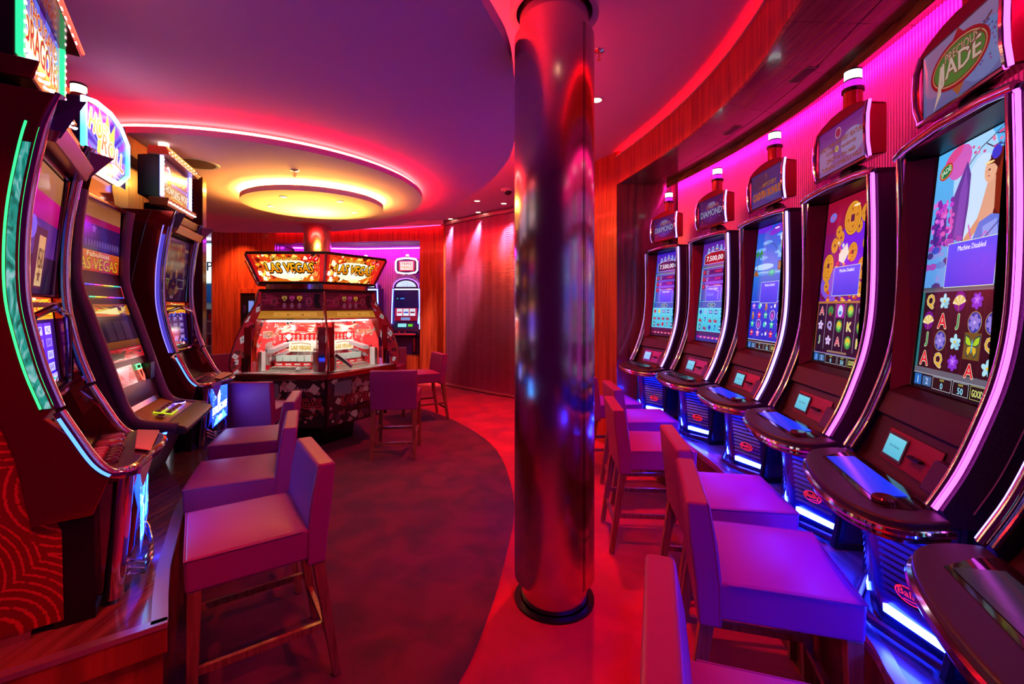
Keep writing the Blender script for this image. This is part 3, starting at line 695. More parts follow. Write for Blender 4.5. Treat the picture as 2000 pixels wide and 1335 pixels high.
def art_coins():
    a = Art(.40, .79); R = random.Random(8)
    a.rect(0,0,1,1,'5010a8','8a0a38'); a.rect(0,.80,1,1,'8a0a50','980828'); a.ell(.6,.70,.10,.14,'6a18e0',20); a.ell(.3,.48,.12,.08,'7a50d8',16)
    for x, y, r in ((.30,.80,.03),(.36,.76,.032),(.88,.84,.034),(.80,.87,.042),(.24,.72,.038),(.70,.80,.03),(.12,.56,.05),(.86,.70,.034),(.14,.47,.028),(.62,.66,.045),(.84,.56,.052),(.80,.45,.03)): coin(a,x,y,r)
    for i in range(26): a.star(R.uniform(.3,.62), R.uniform(.56,.74), R.uniform(.006,.015), R.choice(['e02848','f0e8e0','30a050','c01838','f0a040','4060d0']), 5)
    coin(a,.56,.86,.080); coin(a,.14,.60,.058); a.ell(.14,.90,.030,.022,'7070d8',16,.2); a.text('88',.14,.90,.018,'e03060')
    a.poly([(.35,.66),(.5,.72),(.55,.66),(.46,.60),(.36,.62)],'e8e0d8')
    for i in range(24): a.ell(R.uniform(.0,1), R.uniform(.37,.44), R.uniform(.01,.02), .008, R.choice(['c04818','e89030','681828','f0c060']), 6)
    a.rect(0,.065,1,.375,'180a28','28103a'); a.rect(0,.065,.02,.375,'904828'); a.rect(0,.365,1,.378,'b07038')
    for x in (.2,.4,.6,.8): a.rect(x,.085,x+.006,.365,'a8a0c0')
    g = [['A','t','w','k','Q'],['f','Q','k','K','k'],['J','f','A','k','K']]
    for j, row in enumerate(g):
        for i, k in enumerate(row):
            x, y = .1+.2*i, .32-.09*j
            if k in 'AQKJ': letter(a,k,x,y,.05,{'A':'d83060','Q':'7060f0','K':'d8c848','J':'20b070'}[k],'f0e0d0')
            elif k == 'f': flower(a,x,y,.024,'d8c0f0','a050c0')
            elif k == 't': flower(a,x,y,.024,'208848','104828',9); a.rect(x-.02,y-.03,x+.02,y-.01,'a03020')
            elif k == 'w': a.rect(x-.08,y-.04,x+.08,y+.04,'a828a8'); a.ell(x,y,.020,.028,'c8e0ff',14); a.ell(x,y-.012,.012,.010,'4080e0',10)
            else: a.ell(x,y,.026,.030,'308848',12); a.ell(x,y+.006,.018,.018,'e8c030',12); a.star(x,y-.008,.016,'80e060',6)
    a.rect(.3,.07,.7,.082,'907060'); popup(a, .28, .41, .80, .585); bar(a)
    a.ell(.62,.93,.025,.006,'ffe8b0',12); return a
def art_sea():
    a = Art(.40, .79); R = random.Random(4)
    a.rect(0,.5,1,1,'2a90f8','1848d8'); a.ell(.2,.99,.10,.03,'6a28e0',16); a.ell(.62,.955,.10,.025,'7828d0',16,.2)
    for i in range(7): a.ell(R.uniform(.1,.9), R.uniform(.72,.95), R.uniform(.03,.07), R.uniform(.008,.014), '68b0ff', 12)
    a.ell(.3,.67,.12,.02,'a8d8ff',16)
    a.rect(0,.38,1,.64,'0a48d8','1878e0'); a.rect(0,.60,1,.635,'2890e8','60b0f0'); a.line([(0,.62),(.3,.625),(.6,.615),(1,.62)],.003,'b8e8ff')
    a.poly([(0,.60),(.03,.65),(.10,.64),(.16,.60)],'a05828')
    a.line([(.08,.64),(.10,.72),(.12,.78)],.006,'704020')
    for t in (.2,.8,1.5,2.2,2.9,3.6,5.6): a.poly([(.12,.78),(.12+.10*math.cos(t),.78+.04*math.sin(t)+.012),(.12+.13*math.cos(t),.78+.05*math.sin(t)-.02)],'208838')
    # sea bird with rod standing on a crate
    a.rect(.72,.63,.92,.70,'7a5030'); a.rect(.74,.64,.90,.69,'a07850'); a.ell(.84,.71,.022,.012,'905830',10)
    for i in range(14): a.ell(.76+R.uniform(-.08,.12), .77+R.uniform(-.03,.04), .012, .02, R.choice(['58a8f0','88c8ff','4088e0']), 7)
    a.ell(.80,.85,.018,.05,'f0b030',12); a.ell(.78,.885,.026,.024,'d8e8f8',14); a.ell(.775,.893,.007,.008,'103050',8)
    a.poly([(.80,.88),(.90,.915),(.93,.89),(.84,.87)],'f8e8a0'); a.poly([(.80,.87),(.86,.86),(.90,.885)],'e04830')
    a.line([(.66,.79),(.56,.84),(.40,.86),(.30,.84)],.003,'301820'); a.line([(.3,.84),(.3,.63)],.001,'a0c8e0')
    a.ell(.56,.615,.038,.022,'10a0a0',12); a.ell(.56,.62,.028,.012,'40d8c0',10)
    a.rect(0,.08,1,.385,'0a28c8','0838e0'); a.rect(0,.385,1,.39,'c0d8ff'); a.rect(0,.075,1,.08,'c0d8ff')
    for x in (.2,.4,.6,.8): a.rect(x,.08,x+.005,.385,'3868f0')
    g = ['sfbcg','brgoo','gofgp','rpcrf']
    for j, row in enumerate(g):
        for i, k in enumerate(row):
            x, y = .1+.2*i, .352-.073*j
            if k in 'srgp': a.star(x,y,.028,{'s':'c070e0','r':'e02850','g':'20d0a0','p':'e080d0'}[k],5,.5); a.ell(x-.012,y+.004,.004,.005,'ffffff',7); a.ell(x+.018,y+.004,.004,.005,'ffffff',7)
            elif k == 'b': a.ell(x,y,.012,.026,'c89058',10,.3); a.ell(x-.01,y-.02,.012,.014,'a06838',9)
            elif k == 'o': a.ell(x,y,.030,.032,'e0d8ff',18); a.ell(x,y,.026,.028,'5028a0',18); a.ell(x,y-.005,.014,.018,'c050d0',10)
            elif k == 'c': a.ell(x+.05,y,.010,.012,'ffffff',10); a.ell(x-.05,y-.008,.010,.008,'b0b8e8',10); a.ell(x+.08,y+.02,.008,.008,'a01850',8)
            else: a.ell(x,y,.022,.018,'30c8c8',12,.4); a.ell(x+.03,y+.008,.008,.009,'ffffff',8)
    popup(a, .27, .375, .80, .545); bar(a); a.ell(.6,.965,.03,.005,'ffe0ff',12); return a
def art_cash(c1, c2):
    a = Art(.40, .79)
    a.rect(0,0,1,1,'0868b8' if c1 == 0 else '1868c8','3018c0' if c1 == 0 else '5018a0'); a.rect(0,.1,.05,.9,'209898','3030c0')
    for i in range(5):
        x = .22+.15*i; y = .935+.012*(2-abs(i-2)); a.ell(x,y,.010,.010,'b8d8ff',8); a.poly([(x-.06,y-.03),(x+.06,y-.03),(x+.03,y),(x-.03,y)],'6890d8'); a.rect(x-.05,y-.04,x+.05,y-.03,'e8c060' if i == 2 else 'a0b0e0')
    a.poly([(.08,.78),(.08,.88),(.3,.905),(.7,.905),(.92,.88),(.92,.78)],'a8b8e8'); a.poly([(.10,.785),(.10,.875),(.3,.898),(.7,.898),(.90,.875),(.90,.785)], '101858' if c1 == 0 else '8a0820')
    a.text('7.500,00', .46, .833, .058, 'e0f4ff', ww=.60); a.text('€', .83, .833, .045, 'a0d8f0')
    a.rect(.03,.745,.97,.765,'688098')
    for i in range(20): a.rect(.04+.047*i,.747,.062+.047*i,.763,'182838')
    a.frame(.03,.40,.97,.745,.003,'40d0e0')
    for i, t in enumerate(('1.000,00€','875,00€','150,00€')):
        y = .70-.072*i; a.rect(.07,y-.03,.93,y+.026,'2a1060'); a.frame(.07,y-.03,.93,y+.026,.0016,'8890d0'); a.rect(.09,y-.02,.16,y+.018,'d02848')
        a.text('QUICK',.25,y+.006,.016,'b0b8f0'); a.text('HIT',.25,y-.014,.014,'d0d8f0'); a.text(t,.64,y,.026,'f03048' if i < 2 else 'e8a038')
    for i in range(22):
        a.ell(.05,.42+.0145*i,.004,.004,'e0f0ff',6); a.ell(.95,.42+.0145*i,.004,.004,'e0f0ff',6)
    a.ell(.5,.365,.06,.018,'a0d8f0',16); a.ell(.5,.365,.054,.014,'205070',16); a.text('PLAY',.5,.365,.016,'c0e8ff')
    a.rect(.02,.10,.98,.335,'38c0e0','58d8f0'); a.frame(.02,.10,.98,.335,.003,'a0f0ff')
    for x in (.21,.40,.595,.785): a.rect(x,.10,x+.008,.335,'1868a8')
    g = ['d*b@7','cCcc7','oCd7@'] if c1 == 0 else ['d*b@7','c7cc7','oCd7@']
    for j, row in enumerate(g):
        for i, k in enumerate(row):
            x, y = .115+.192*i, .295-.077*j; q = '2038b8' if c1 else 'c02048'
            if k == '7': a.text('7',x,y,.045,'e02030' if (c1 == 0 and j == 2) else '3030c8',edge='183080',et=.06)
            elif k == 'd': a.star(x,y,.024,q,4,.7)
            elif k == '*': a.star(x,y,.024,'d8c030' if c1 == 0 else '90b8e8',7,.6)
            elif k == 'b': a.rect(x-.06,y-.018,x+.06,y+.018,'4858c8'); a.text('BAR',x,y,.016,'f0f0ff')
            elif k == '@': a.ell(x,y,.026,.020,'2868b8' if j == 0 else '305890',14); a.rect(x-.07,y-.006,x+.07,y+.006,'a0c8f0')
            elif k in 'cC': a.ell(x-.03,y-.01,.012,.014,'c01840' if k == 'c' else '801870',10); a.ell(x+.03,y-.014,.012,.014,'a01038',10); a.line([(x-.03,y),(x,y+.025),(x+.03,y)],.003,'186838')
            else: a.ell(x,y,.020,.026,'38507a',12); a.ell(x,y,.010,.014,'90d0e0',10)
    a.rect(0,0,1,.095,'3a0830' if c1 == 0 else '102898','501040'); a.rect(.05,.03,.95,.05,'a01858' if c1 == 0 else 'b018a8')
    for i in range(5): a.rect(.18+.15*i,.03,.22+.15*i,.045,'f0c0a0')
    popup(a, .25, .40, .80, .555); 
    if c1: a.line([(.3,.53),(.5,.525),(.72,.50),(.70,.42)],.007,'a8b0ff'); a.text('VEGAS',.42,.47,.03,'8890ff')
    return a
# sign art, canvas .37 x .21
def sign_jade():
    a = Art(.37,.21); R = random.Random(2); a.rect(0,0,1,1,'6078c0','a88ac0'); a.ell(.8,.4,.10,.08,'7898e0',16); a.ell(.2,.6,.08,.08,'a880b8',16)
    for i in range(30): a.ell(R.uniform(.72,1),R.uniform(.1,.8),.005,.003,R.choice(['6a3a90','9a4aa0','4a4a90']),6)
    a.line([(.7,.2),(.8,.45),(1,.7)],.002,'483878'); a.poly([(.42,.86),(.5,1.0),(.58,.86)],'b82028'); a.poly([(.42,.16),(.5,.02),(.58,.16)],'c06830')
    a.ell(.5,.52,.142,.076,'b01820',30); a.ell(.5,.52,.130,.066,'e0a878',30); a.ell(.5,.52,.126,.062,'90281c',30); a.ell(.5,.52,.121,.058,'3c9038',30)
    a.text('PRECIOUS',.54,.68,.13,'e0b098',edge='80281c',et=.08,ww=.42); a.text('JADE',.52,.46,.36,'f0d0c0',edge='8a3a2a',et=.05,ww=.52)
    a.poly([(.26,.62),(.30,.62),(.27,.2),(.16,-.0),(.22,.24)],'f0d0c0'); a.line([(.62,.52),(.78,.70),(.90,.82)],.006,'7a3838'); return a
def sign_coins():
    a = Art(.37,.21); a.rect(0,0,1,1,'b078d0','8828a0'); a.ell(.75,.45,.09,.06,'b8a0e0',16); a.ell(.15,.35,.07,.06,'c890d0',16)
    a.ell(.45,.80,.026,.026,'e0a0d0',16); a.ell(.45,.80,.020,.020,'c03060',14)
    for t, y, w in (('AND COIN MYSTERY FEATURE',.60,.94),('COINS    randomly',.44,.66),('DROP on the reels',.28,.62),('TURNING SYMBOLS WILD',.12,.88)): a.text(t,.5,y,.10,'c06828',ww=w,edge='702050',et=.05)
    a.ell(.42,.46,.015,.015,'f0e0a0',14); a.ell(.42,.46,.010,.010,'d0a050',12); a.line([(.02,.98),(.12,.85),(.3,.8)],.002,'601060'); a.line([(.98,.95),(.85,.86),(.74,.88)],.002,'601060'); return a
def sign_bonus():
    a = Art(.37,.21); a.rect(0,0,1,1,'5040a8','48388a'); a.ell(.3,.7,.12,.05,'583a70',14); a.ell(.7,.25,.1,.04,'4858b8',14)
    a.star(.5,.85,.018,'a05848',6); a.star(.5,.76,.010,'707080',5)
    a.text('IN THE',.36,.55,.07,'c06030'); a.text('MYSTERY',.62,.57,.13,'d89040',edge='502040',et=.06); a.text("CASH'IN BONUS",.5,.32,.22,'d84020',ww=.90,edge='e0a050',et=.07); return a
def sign_diamond(blue):
    a = Art(.37,.21); a.rect(0,0,1,1,'300850','2a1070'); a.ell(.5,.5,.14,.08,'1038c0' if blue else '482090',24)
    for i in range(20):
        t = 2*PI*i/20; a.line([(.5+.1*math.cos(t),.5+.15*math.sin(t)),(.5+.48*math.cos(t),.5+.48*math.sin(t))],.001,'503090')
    a.poly([(.36,.72),(.42,.84),(.62,.84),(.70,.72),(.53,.6)],'8890c8'); a.text('Quick Hit',.56,.68,.15,'d0704a',edge='602040',et=.05,ww=.5); a.text('DIAMOND',.5,.46,.24,'c0c8f0',ww=.84,edge='404080',et=.06)
    for x, y in ((.12,.7),(.88,.78),(.84,.24),(.14,.2),(.5,.26)): a.star(x,y,.006,'ffffff',4,.3)
    return a

# ------------------------------------------------------------------ tall curved machine (faces local -y, origin on the platform)
RAIL = catmull([(0.0,.48),(.052,.58),(.098,.70),(.135,.82),(.158,.95),(.168,1.10),(.170,1.30),(.166,1.54)], 4)
CEN = [(.03,.45),(.055,.485),(.095,.60),(.10,.615),(.088,.625),(.120,.70),(.150,.715),(.176,.728),(.252,1.522),(.252,1.548),(.44,1.548),(.44,.45)]
lower_prof = None
def curved_machine(name_, loc, rz, art, sign, tube_col, label, blue_deck):
    r = empty('slot_machine', loc, rz); tag(r, label, 'slot machine', 'tall curved slot machines on the right platform')
    cab = obj('cabinet', MB().prism_x(CEN, -0.256, 0.256), M_maroon, r, bevel=0.003)
    for sx in (-1, 1):
        x0, x1 = sorted((sx*0.257, sx*0.300))
        pr = [(y+.012, z) for y, z in RAIL]+[(.45,1.545),(.45,.44),(.03,.44)]
        obj('side_cheek', MB().prism_x(pr, x0, x1), M_perf, r)
        obj('light_tube', MB().tube([(sx*0.290, y+.001, z) for y, z in RAIL], 0.0055, 8, up=(1,0,0)), glow(tube_col[0], tube_col[1], tube_col[2]), r, smooth=True)
        obj('chrome_rail', MB().tube([(sx*0.270, y-.002, z) for y, z in RAIL], 0.0105, 10, up=(1,0,0)), M_chrome, r, smooth=True)
        obj('inner_rail', MB().tube([(sx*0.252, y+.012, z) for y, z in RAIL], 0.006, 8, up=(1,0,0)), M_chromed, r, smooth=True)
        obj('outer_seam', MB().tube([(sx*0.301, y+.075, z) for y, z in RAIL], 0.002, 4, up=(1,0,0)), M_edge, r, smooth=True)
        # dark reveal beside the screen
        rv = [(y+.02, z) for y, z in RAIL if z > .62] + [(.256,1.53),(.186,.74),(.13,.70)]
        a0, a1 = sorted((sx*0.205, sx*0.213))
        P = [(sx*.205,.174,.735),(sx*.247,.125,.70),(sx*.247,.172,1.52),(sx*.205,.250,1.52)]
        obj('reveal_slope', MB().add(P, [(0,1,2,3)]), mat('maroon_gloss',(0.16,0.012,0.045),0.22), r)
    obj('top_bar', MB().tube([(-.288,.166,1.548),(-.2,.156,1.556),(0,.150,1.560),(.2,.156,1.556),(.288,.166,1.548)], 0.016, 10), M_chrome, r, smooth=True)
    obj('top_cap', MB().hexa([(-.3,.166,1.535),(.3,.166,1.535),(.3,.45,1.535),(-.3,.45,1.535)], [(-.3,.175,1.556),(.3,.175,1.556),(.3,.45,1.556),(-.3,.45,1.556)]), M_black, r)
    obj('top_soffit', MB().add([(-.247,.168,1.535),(.247,.168,1.535),(.2,.248,1.522),(-.2,.248,1.522)], [(0,1,2,3)]), M_black, r)
    sc_ = obj('screen_glass_frame', MB().tube([(-.206,.172,.728),(.206,.172,.728),(.206,.25,1.524),(-.206,.25,1.524)], 0.005, 6, closed=True), M_black, r)
    a = art.build('screen', plane_fn((-.2,.1745,.732), (1,0,0), (0,.076,.79)), M_scr, r)
    # card reader plate, display, bill acceptor
    nrm = (0,.04,.115)
    pf = lambda x, o=.0: plane_fn((x,.0545-o,.488), (1,0,0), nrm)
    pb = Art(.30,.11); pb.rect(0,0,1,1,'8a2a4c','a03458'); pb.frame(0,0,1,1,.002,'401020'); pb.build('reader_plate', pf(-.14,.002), M_prt, r)
    d = Art(.125,.085); d.rect(0,0,1,1,'381828'); d.rect(.07,.10,.93,.90,'48b8d8','68d0e8'); d.text('Out of Service',.5,.52,.10,'206880',ww=.5); d.build('player_display', plane_fn((-.130,.051,.502),(1,0,0),nrm), M_scr, r)
    obj('card_slot', MB().box(.035,.10,.052,.066,.538,.546), M_black, r)
    obj('bill_acceptor', MB().hexa([(.155,.025,.488),(.235,.025,.488),(.235,.09,.488),(.155,.09,.488)], [(.16,.06,.572),(.23,.06,.572),(.23,.12,.572),(.16,.12,.572)]), mat('blue_acceptor',(0.05,0.03,0.14),0.25), r, bevel=.006)
    # tray
    def zt(y): return .472+min(y,0)*0.10
    out = catmull([(-.285,.012,0),(-.288,-.05,0),(-.265,-.11,0),(-.20,-.152,0),(-.08,-.18,0),(.08,-.190,0),(.2,-.18,0),(.29,-.15,0),(.345,-.105,0),(.355,-.05,0),(.345,.012,0)], 4)
    vs = [(x,y,zt(y)) for x,y,_ in out]+[(x*.985,y*.985,zt(y)-.030) for x,y,_ in out]; n = len(out)
    tray = obj('tray', MB().add(vs, [tuple(range(n)), tuple(range(2*n-1,n-1,-1))]+[(i,i+n,(i+1)%n+n,(i+1)%n) for i in range(n)]), M_pad, r, bevel=.009, seg=3)
    obj('chrome_edge', MB().tube([(x*1.0,y*1.0,zt(y)-.030) for x,y,_ in out], 0.011, 8), M_chrome, tray, smooth=True)
    obj('under_lip', MB().tube([(x*.93,y*.93,zt(y)-.052) for x,y,_ in out], 0.012, 8), M_chromed, tray, smooth=True)
    obj('lock', MB().cyl(.10,-.15,.012,.385,.41,12), M_redlac, tray, smooth=True)
    ins = [(-.225,.01),(-.215,-.04),(-.17,-.108),(.18,-.118),(.27,-.10),(.282,-.04),(.265,.01)]
    vs = [(x,y,zt(y)+.0015) for x,y in ins]+[(x,y,zt(y)-.004) for x,y in ins]; n = len(ins)
    ip = obj('button_panel', MB().add(vs, [tuple(range(n)), tuple(range(2*n-1,n-1,-1))]+[(i,i+n,(i+1)%n+n,(i+1)%n) for i in range(n)]), mat('gloss_black',(0.02,0.008,0.016),0.06,coat=.5), tray)
    t = Art(.36,.085)
    if blue_deck: t.rect(0,0,1,1,'1030e8','1838ff')
    else:
        t.rect(0,0,1,1,'282038','303848'); t.rect(.55,.2,.95,.8,'286878'); t.ell(.3,.5,.08,.03,'383048',14)
    t.build('touch_panel', plane_fn((-.165,-.098,zt(-.098)+.0025),(1,0,0),(0,.115,.0115)), M_dim if not blue_deck else M_scr, ip)
    obj('round_button', MB().lathe([(0,.0),(.026,.0),(.030,-.004),(.030,-.012),(0,-.012)][::-1], 20, .225, -.082), mat('button_gloss',(0.10,0.03,0.05),0.12,0.3,coat=.5), ip, smooth=True).location = (0,0,zt(-.08)+.014)
    # lower body: two louvred faces meeting at a centre rib, glowing strip imitating a kick plate reflection at the foot
    plan = lambda f: [(-.262,.09+f*.0),(-.245,.055),(-.045,-.045+f),(.045,-.045+f),(.245,.055),(.262,.09),(.262,.43),(-.262,.43)]
    b_ = plan(.02); t_ = plan(.0); n = 8
    vs = [(x*.92,y+.015,.02) for x,y in b_]+[(x,y,.42) for x,y in t_]
    obj('lower_body', MB().add(vs, [tuple(range(n)), tuple(range(2*n-1,n-1,-1))]+[(i,i+n,(i+1)%n+n,(i+1)%n) for i in range(n)]), mat('navy_gloss',(0.012,0.012,0.05),0.22,coat=.4), r, bevel=.006)
    obj('plinth', MB().box(-.25,.25,.05,.42,0,.025), M_black, r)
    for sx in (-1, 1):
        mb = MB()
        for k in range(13):
            z = .125+.021*k
            f0 = (z-.02)/.40; w0 = .92+.08*f0
            xa, ya = sx*.060*w0, -.045+.02*(1-f0)+.0075+.015*(1-f0)-.002; xb, yb = sx*.232*w0, .049+.015*(1-f0)-.002
            mb.hexa([(xa,ya-.006,z),(xb,yb-.006,z),(xb,yb+.006,z),(xa,ya+.006,z)], [(xa,ya-.001,z+.010),(xb,yb-.001,z+.010),(xb,yb+.006,z+.010),(xa,ya+.006,z+.010)])
        o = obj('louvres', mb, mat('blue_louvre',(0.05,0.06,0.20),0.3,0.3), r); o['kind'] = 'stuff'
        obj('kick_plate_glow', MB().hexa([(sx*.055,-.016,.066),(sx*.222,.066,.066),(sx*.222,.075,.066),(sx*.055,-.005,.066)][::1],
             [(sx*.058,-.018,.092),(sx*.224,.062,.092),(sx*.224,.071,.092),(sx*.058,-.008,.092)]), glow('foot_glow',(0.008,0.02,1.0),170), r)
        obj('corner_leg', MB().tube([(sx*.262,.085,.43),(sx*.262,.07,.25),(sx*.248,.06,.10),(sx*.235,.05,.012)], .014, 6, up=(1,0,0)), M_black, r, smooth=True)
    obj('foot_rail', MB().tube([(-.235,.055,.035),(-.05,-.045,.030),(.05,-.045,.030),(.235,.055,.035)], .014, 8), mat('foot_rail_red',(0.10,0.015,0.03),0.2,0.5), r, smooth=True)
    obj('under_tray_light', MB().box(-.20,.20,-.125,-.11,.418,.422), glow('under_glow',(0.004,0.02,1.0),150), r)
    # maker's oval on the right louvre face
    lg = Art(.085,.052); lg.ell(.5,.5,.041,.024,'ff2030',24); lg.ell(.5,.5,.036,.020,'20040c',24); lg.text('Bally',.5,.52,.50,'ff2838',ww=.72); lg.line([(.3,.22),(.6,.26),(.9,.4)],.003,'ff2838')
    lg.build('oval_badge', plane_fn((.128,-.016,.155),(.172,.090,0),(0,-.04,.40)), M_scr, r)
    # sign on its bracket with a signal lamp
    s = obj('sign', MB().prism_x([(.20,1.635),(.27,1.645),(.27,1.855),(.20,1.865)], -.205, .205), M_redlac, r, bevel=.006)
    hood = MB(); T = [(-.21,1.862),(-.15,1.885),(-.07,1.900),(0,1.904),(.07,1.900),(.15,1.885),(.21,1.862)]
    vs = [(x,.192,z) for x,z in T]+[(.21,.192,1.855),(-.21,.192,1.855)]+[(x,.262,z-.01) for x,z in T]+[(.21,.262,1.85),(-.21,.262,1.85)]; n = 9
    hood.add(vs, [tuple(range(n)), tuple(range(2*n-1,n-1,-1))]+[(i,i+n,(i+1)%n+n,(i+1)%n) for i in range(n)])
    obj('hood', hood, M_redlac, s, bevel=.003)
    for sx in (-1, 1):
        pth = [(sx*.213,.200,1.632),(sx*.221,.188,1.69),(sx*.222,.186,1.75),(sx*.221,.188,1.81),(sx*.213,.200,1.866)]
        obj('side_light', MB().tube(pth, .0058, 8, up=(1,0,0)), MATS[tube_col[0]], s, smooth=True)
        obj('chrome_side', MB().tube([(x-sx*.014,y-.001,z) for x,y,z in pth], .010, 8, up=(1,0,0)), M_chrome, s, smooth=True)
    obj('bottom_rail', MB().tube([(-.205,.193,1.632),(.205,.193,1.632)], .009, 8), M_chrome, s, smooth=True)
    sign.build('sign_face', plane_fn((-.185,.1985,1.646),(1,0,0),(0,.0,1)), M_dim, s)
    obj('bracket', MB().hexa([(-.06,.20,1.55),(.08,.20,1.55),(.08,.34,1.55),(-.06,.34,1.55)], [(-.035,.215,1.64),(.055,.215,1.64),(.055,.27,1.64),(-.035,.27,1.64)]), M_black, r, bevel=.01)
    lamp = obj('signal_lamp', MB().cyl(.01,.245,.038,1.885,1.985,20), mat('red_lens',(0.55,0.015,0.01),0.12,coat=.6), r, smooth=True)
    obj('lamp_collar', MB().cyl(.01,.245,.044,1.985,2.0,20), M_black, lamp, smooth=True)
    obj('pink_lens', MB().cyl(.01,.245,.034,2.0,2.033,20), glow('pink_lens_glow',(0.85,0.02,0.9),1.0), lamp, smooth=True)
    obj('lens_ring', MB().cyl(.01,.245,.035,2.033,2.039,20), M_black, lamp, smooth=True)
    obj('white_lens', MB().cyl(.01,.245,.034,2.039,2.078,20), glow('white_lens_glow',(0.85,1.0,1.0),2.6), lamp, smooth=True)
    obj('lamp_cap', MB().cyl(.01,.245,.0345,2.078,2.086,20), M_black, lamp, smooth=True)
    return r
Lp = [(1.045,1.03),(1.264,1.737),(1.367,2.43),(1.40,3.146),(1.336,3.85),(1.18,4.56)]     # left tube foot, nearest first
T_m = ('magenta_tube', (0.85,0.08,1.0), 4.2); T_b = ('violet_tube', (0.34,0.22,1.0), 4.2)
info = [None,
 (art_jade, sign_jade, T_m, True, 'curved slot machine with woman by waterfall on screen above butterfly and flower symbols'),
 (art_coins, sign_coins, T_m, True, 'curved slot machine with big gold coins on a red and purple screen'),
 (art_sea, sign_bonus, T_b, True, 'curved slot machine with blue sea, palm and sea bird over starfish symbols'),
 (lambda: art_cash(1,1), lambda: sign_diamond(False), T_b, False, 'curved slot machine with red 7.500,00 panel on screen, second from far end'),
 (lambda: art_cash(0,0), lambda: sign_diamond(True), T_b, False, 'farthest curved slot machine on the right, dark blue 7.500,00 panel on screen')]
for k in range(6):
    a = Vector(Lp[k])
    if k == 0: dv = Vector((-0.35,-0.937)).normalized()
    else:
        dv = (Vector(Lp[k-1])-a).normalized()
    p = a+dv*0.30
    rz = math.atan2(dv.y, dv.x)
    if k: curved_machine('', (p.x, p.y, .5), rz, info[k][0](), info[k][1](), info[k][2], info[k][4], info[k][3])
    else: curved_machine('', (p.x, p.y, .5), rz, art_sea(), sign_bonus(), T_b, 'nearest curved slot machine at right, only its black padded tray and rail in view', False)
# ------------------------------------------------------------------ left row: two chromed reel machines and a flat two-screen machine between them
LRAIL = catmull([(.138,1.66),(.171,1.56),(.194,1.43),(.211,1.29),(.217,1.15),(.213,1.02),(.194,.90),(.171,.795),(.140,.69)], 4)
LRLOW = catmull([(.140,.675),(.105,.60),(.055,.50),(.012,.455),(-.02,.452)], 4)
def burst(a, cx, cy, n, r, c, r0=0.0):
    for i in range(n):
        t = 2*PI*i/n; d = PI/n*.5
        a.poly([(cx+r0*math.cos(t),cy+r0*math.sin(t)),(cx+r*math.cos(t-d),cy+r*math.sin(t-d)),(cx+r*math.cos(t+d),cy+r*math.sin(t+d))], c)
def art_reels(kind):
    a = Art(.50,.34); R = random.Random(kind)
    a.rect(0,0,1,1,'1a0838','2a0c50'); a.rect(0,.74,1,1,'f08a20','c02818')  # orange top: a reflection in the reel glass, drawn into the artwork
    for i in range(30): a.poly([(R.uniform(0,1),R.uniform(.76,.98)) for _ in range(3)], R.choice(['f0c030','e85018','801008','fff0b0','f0a020']))
    a.text('LAS VEGAS',.62,.86,.16,'f0b020',edge='401008',et=.06,ww=.62)
    if kind == 1: a.ell(.22,.45,.10,.12,'5010f0',24); a.ell(.5,.40,.18,.10,'4818ff',24)
    for i in range(3):
        x = .16+.25*i; a.rect(x,.14,x+.21,.70,'3010c8' if kind == 1 else '2c1450','6030ff' if kind == 1 else '3a1a68')
        for k in range(4):
            y = .17+.135*k; a.rect(x+.02,y,x+.19,y+.09,R.choice(['a8a0ff','c8b8ff','8060e8']) if kind == 1 else R.choice(['583880','6a4898','483070']))
            a.text(R.choice(['7','BAR','WILD','77']), x+.105, y+.045, .06, '301070' if kind == 1 else 'a890d8', ww=.12)
    if kind != 1:
        for i in range(40): a.ell(R.uniform(0,1),R.choice([R.uniform(.68,.76),R.uniform(.10,.18)]),R.uniform(.004,.012),R.uniform(.004,.01),R.choice(['2040ff','6080ff','a0b8ff','4010c0']),6)
    else:
        a.rect(.1,.02,.9,.14,'c8c0ff','8878ff')
    for i in range(24): a.poly([(.1+R.uniform(0,.85),R.uniform(0,.12)) for _ in range(3)], R.choice(['e04048','f0d0c8','602030','30a0a0']))
    return a
def art_monitor(kind):
    a = Art(.50,.45); R = random.Random(kind+20)
    a.rect(0,0,1,1,'241032','4a1840'); 
    if kind == 1:
        a.rect(0,.58,1,.78,'b00868','d01080'); a.rect(0,.78,1,1,'a86838','c07a50'); a.rect(0,.30,1,.58,'60288a','4c2080')
        for i in range(14): a.rect(.03+.035*i,.34,.04+.035*i,.55,'8048b0')
        a.rect(.40,.04,.72,.52,'581a28'); a.rect(.52,.06,.70,.46,'e8c080','f0a868'); a.text('VEGAS',.61,.28,.16,'502008',ww=.15); a.star(.61,.14,.03,'805020',5); a.ell(.32,.5,.05,.04,'8868ff',14)
    else:
        for i in range(26): a.ell(R.uniform(.1,.95),R.uniform(.1,.9),R.uniform(.01,.05),R.uniform(.01,.04),R.choice(['7a4038','684030','905840','584048','a06848']),10)
        a.rect(.12,.62,.32,.84,'583040'); a.text('77',.24,.30,.10,'b0a050',ww=.14); a.frame(.6,.2,.9,.36,.006,'a09088'); a.text('€0,25',.45,.06,.05,'e0a0c0')
    return a
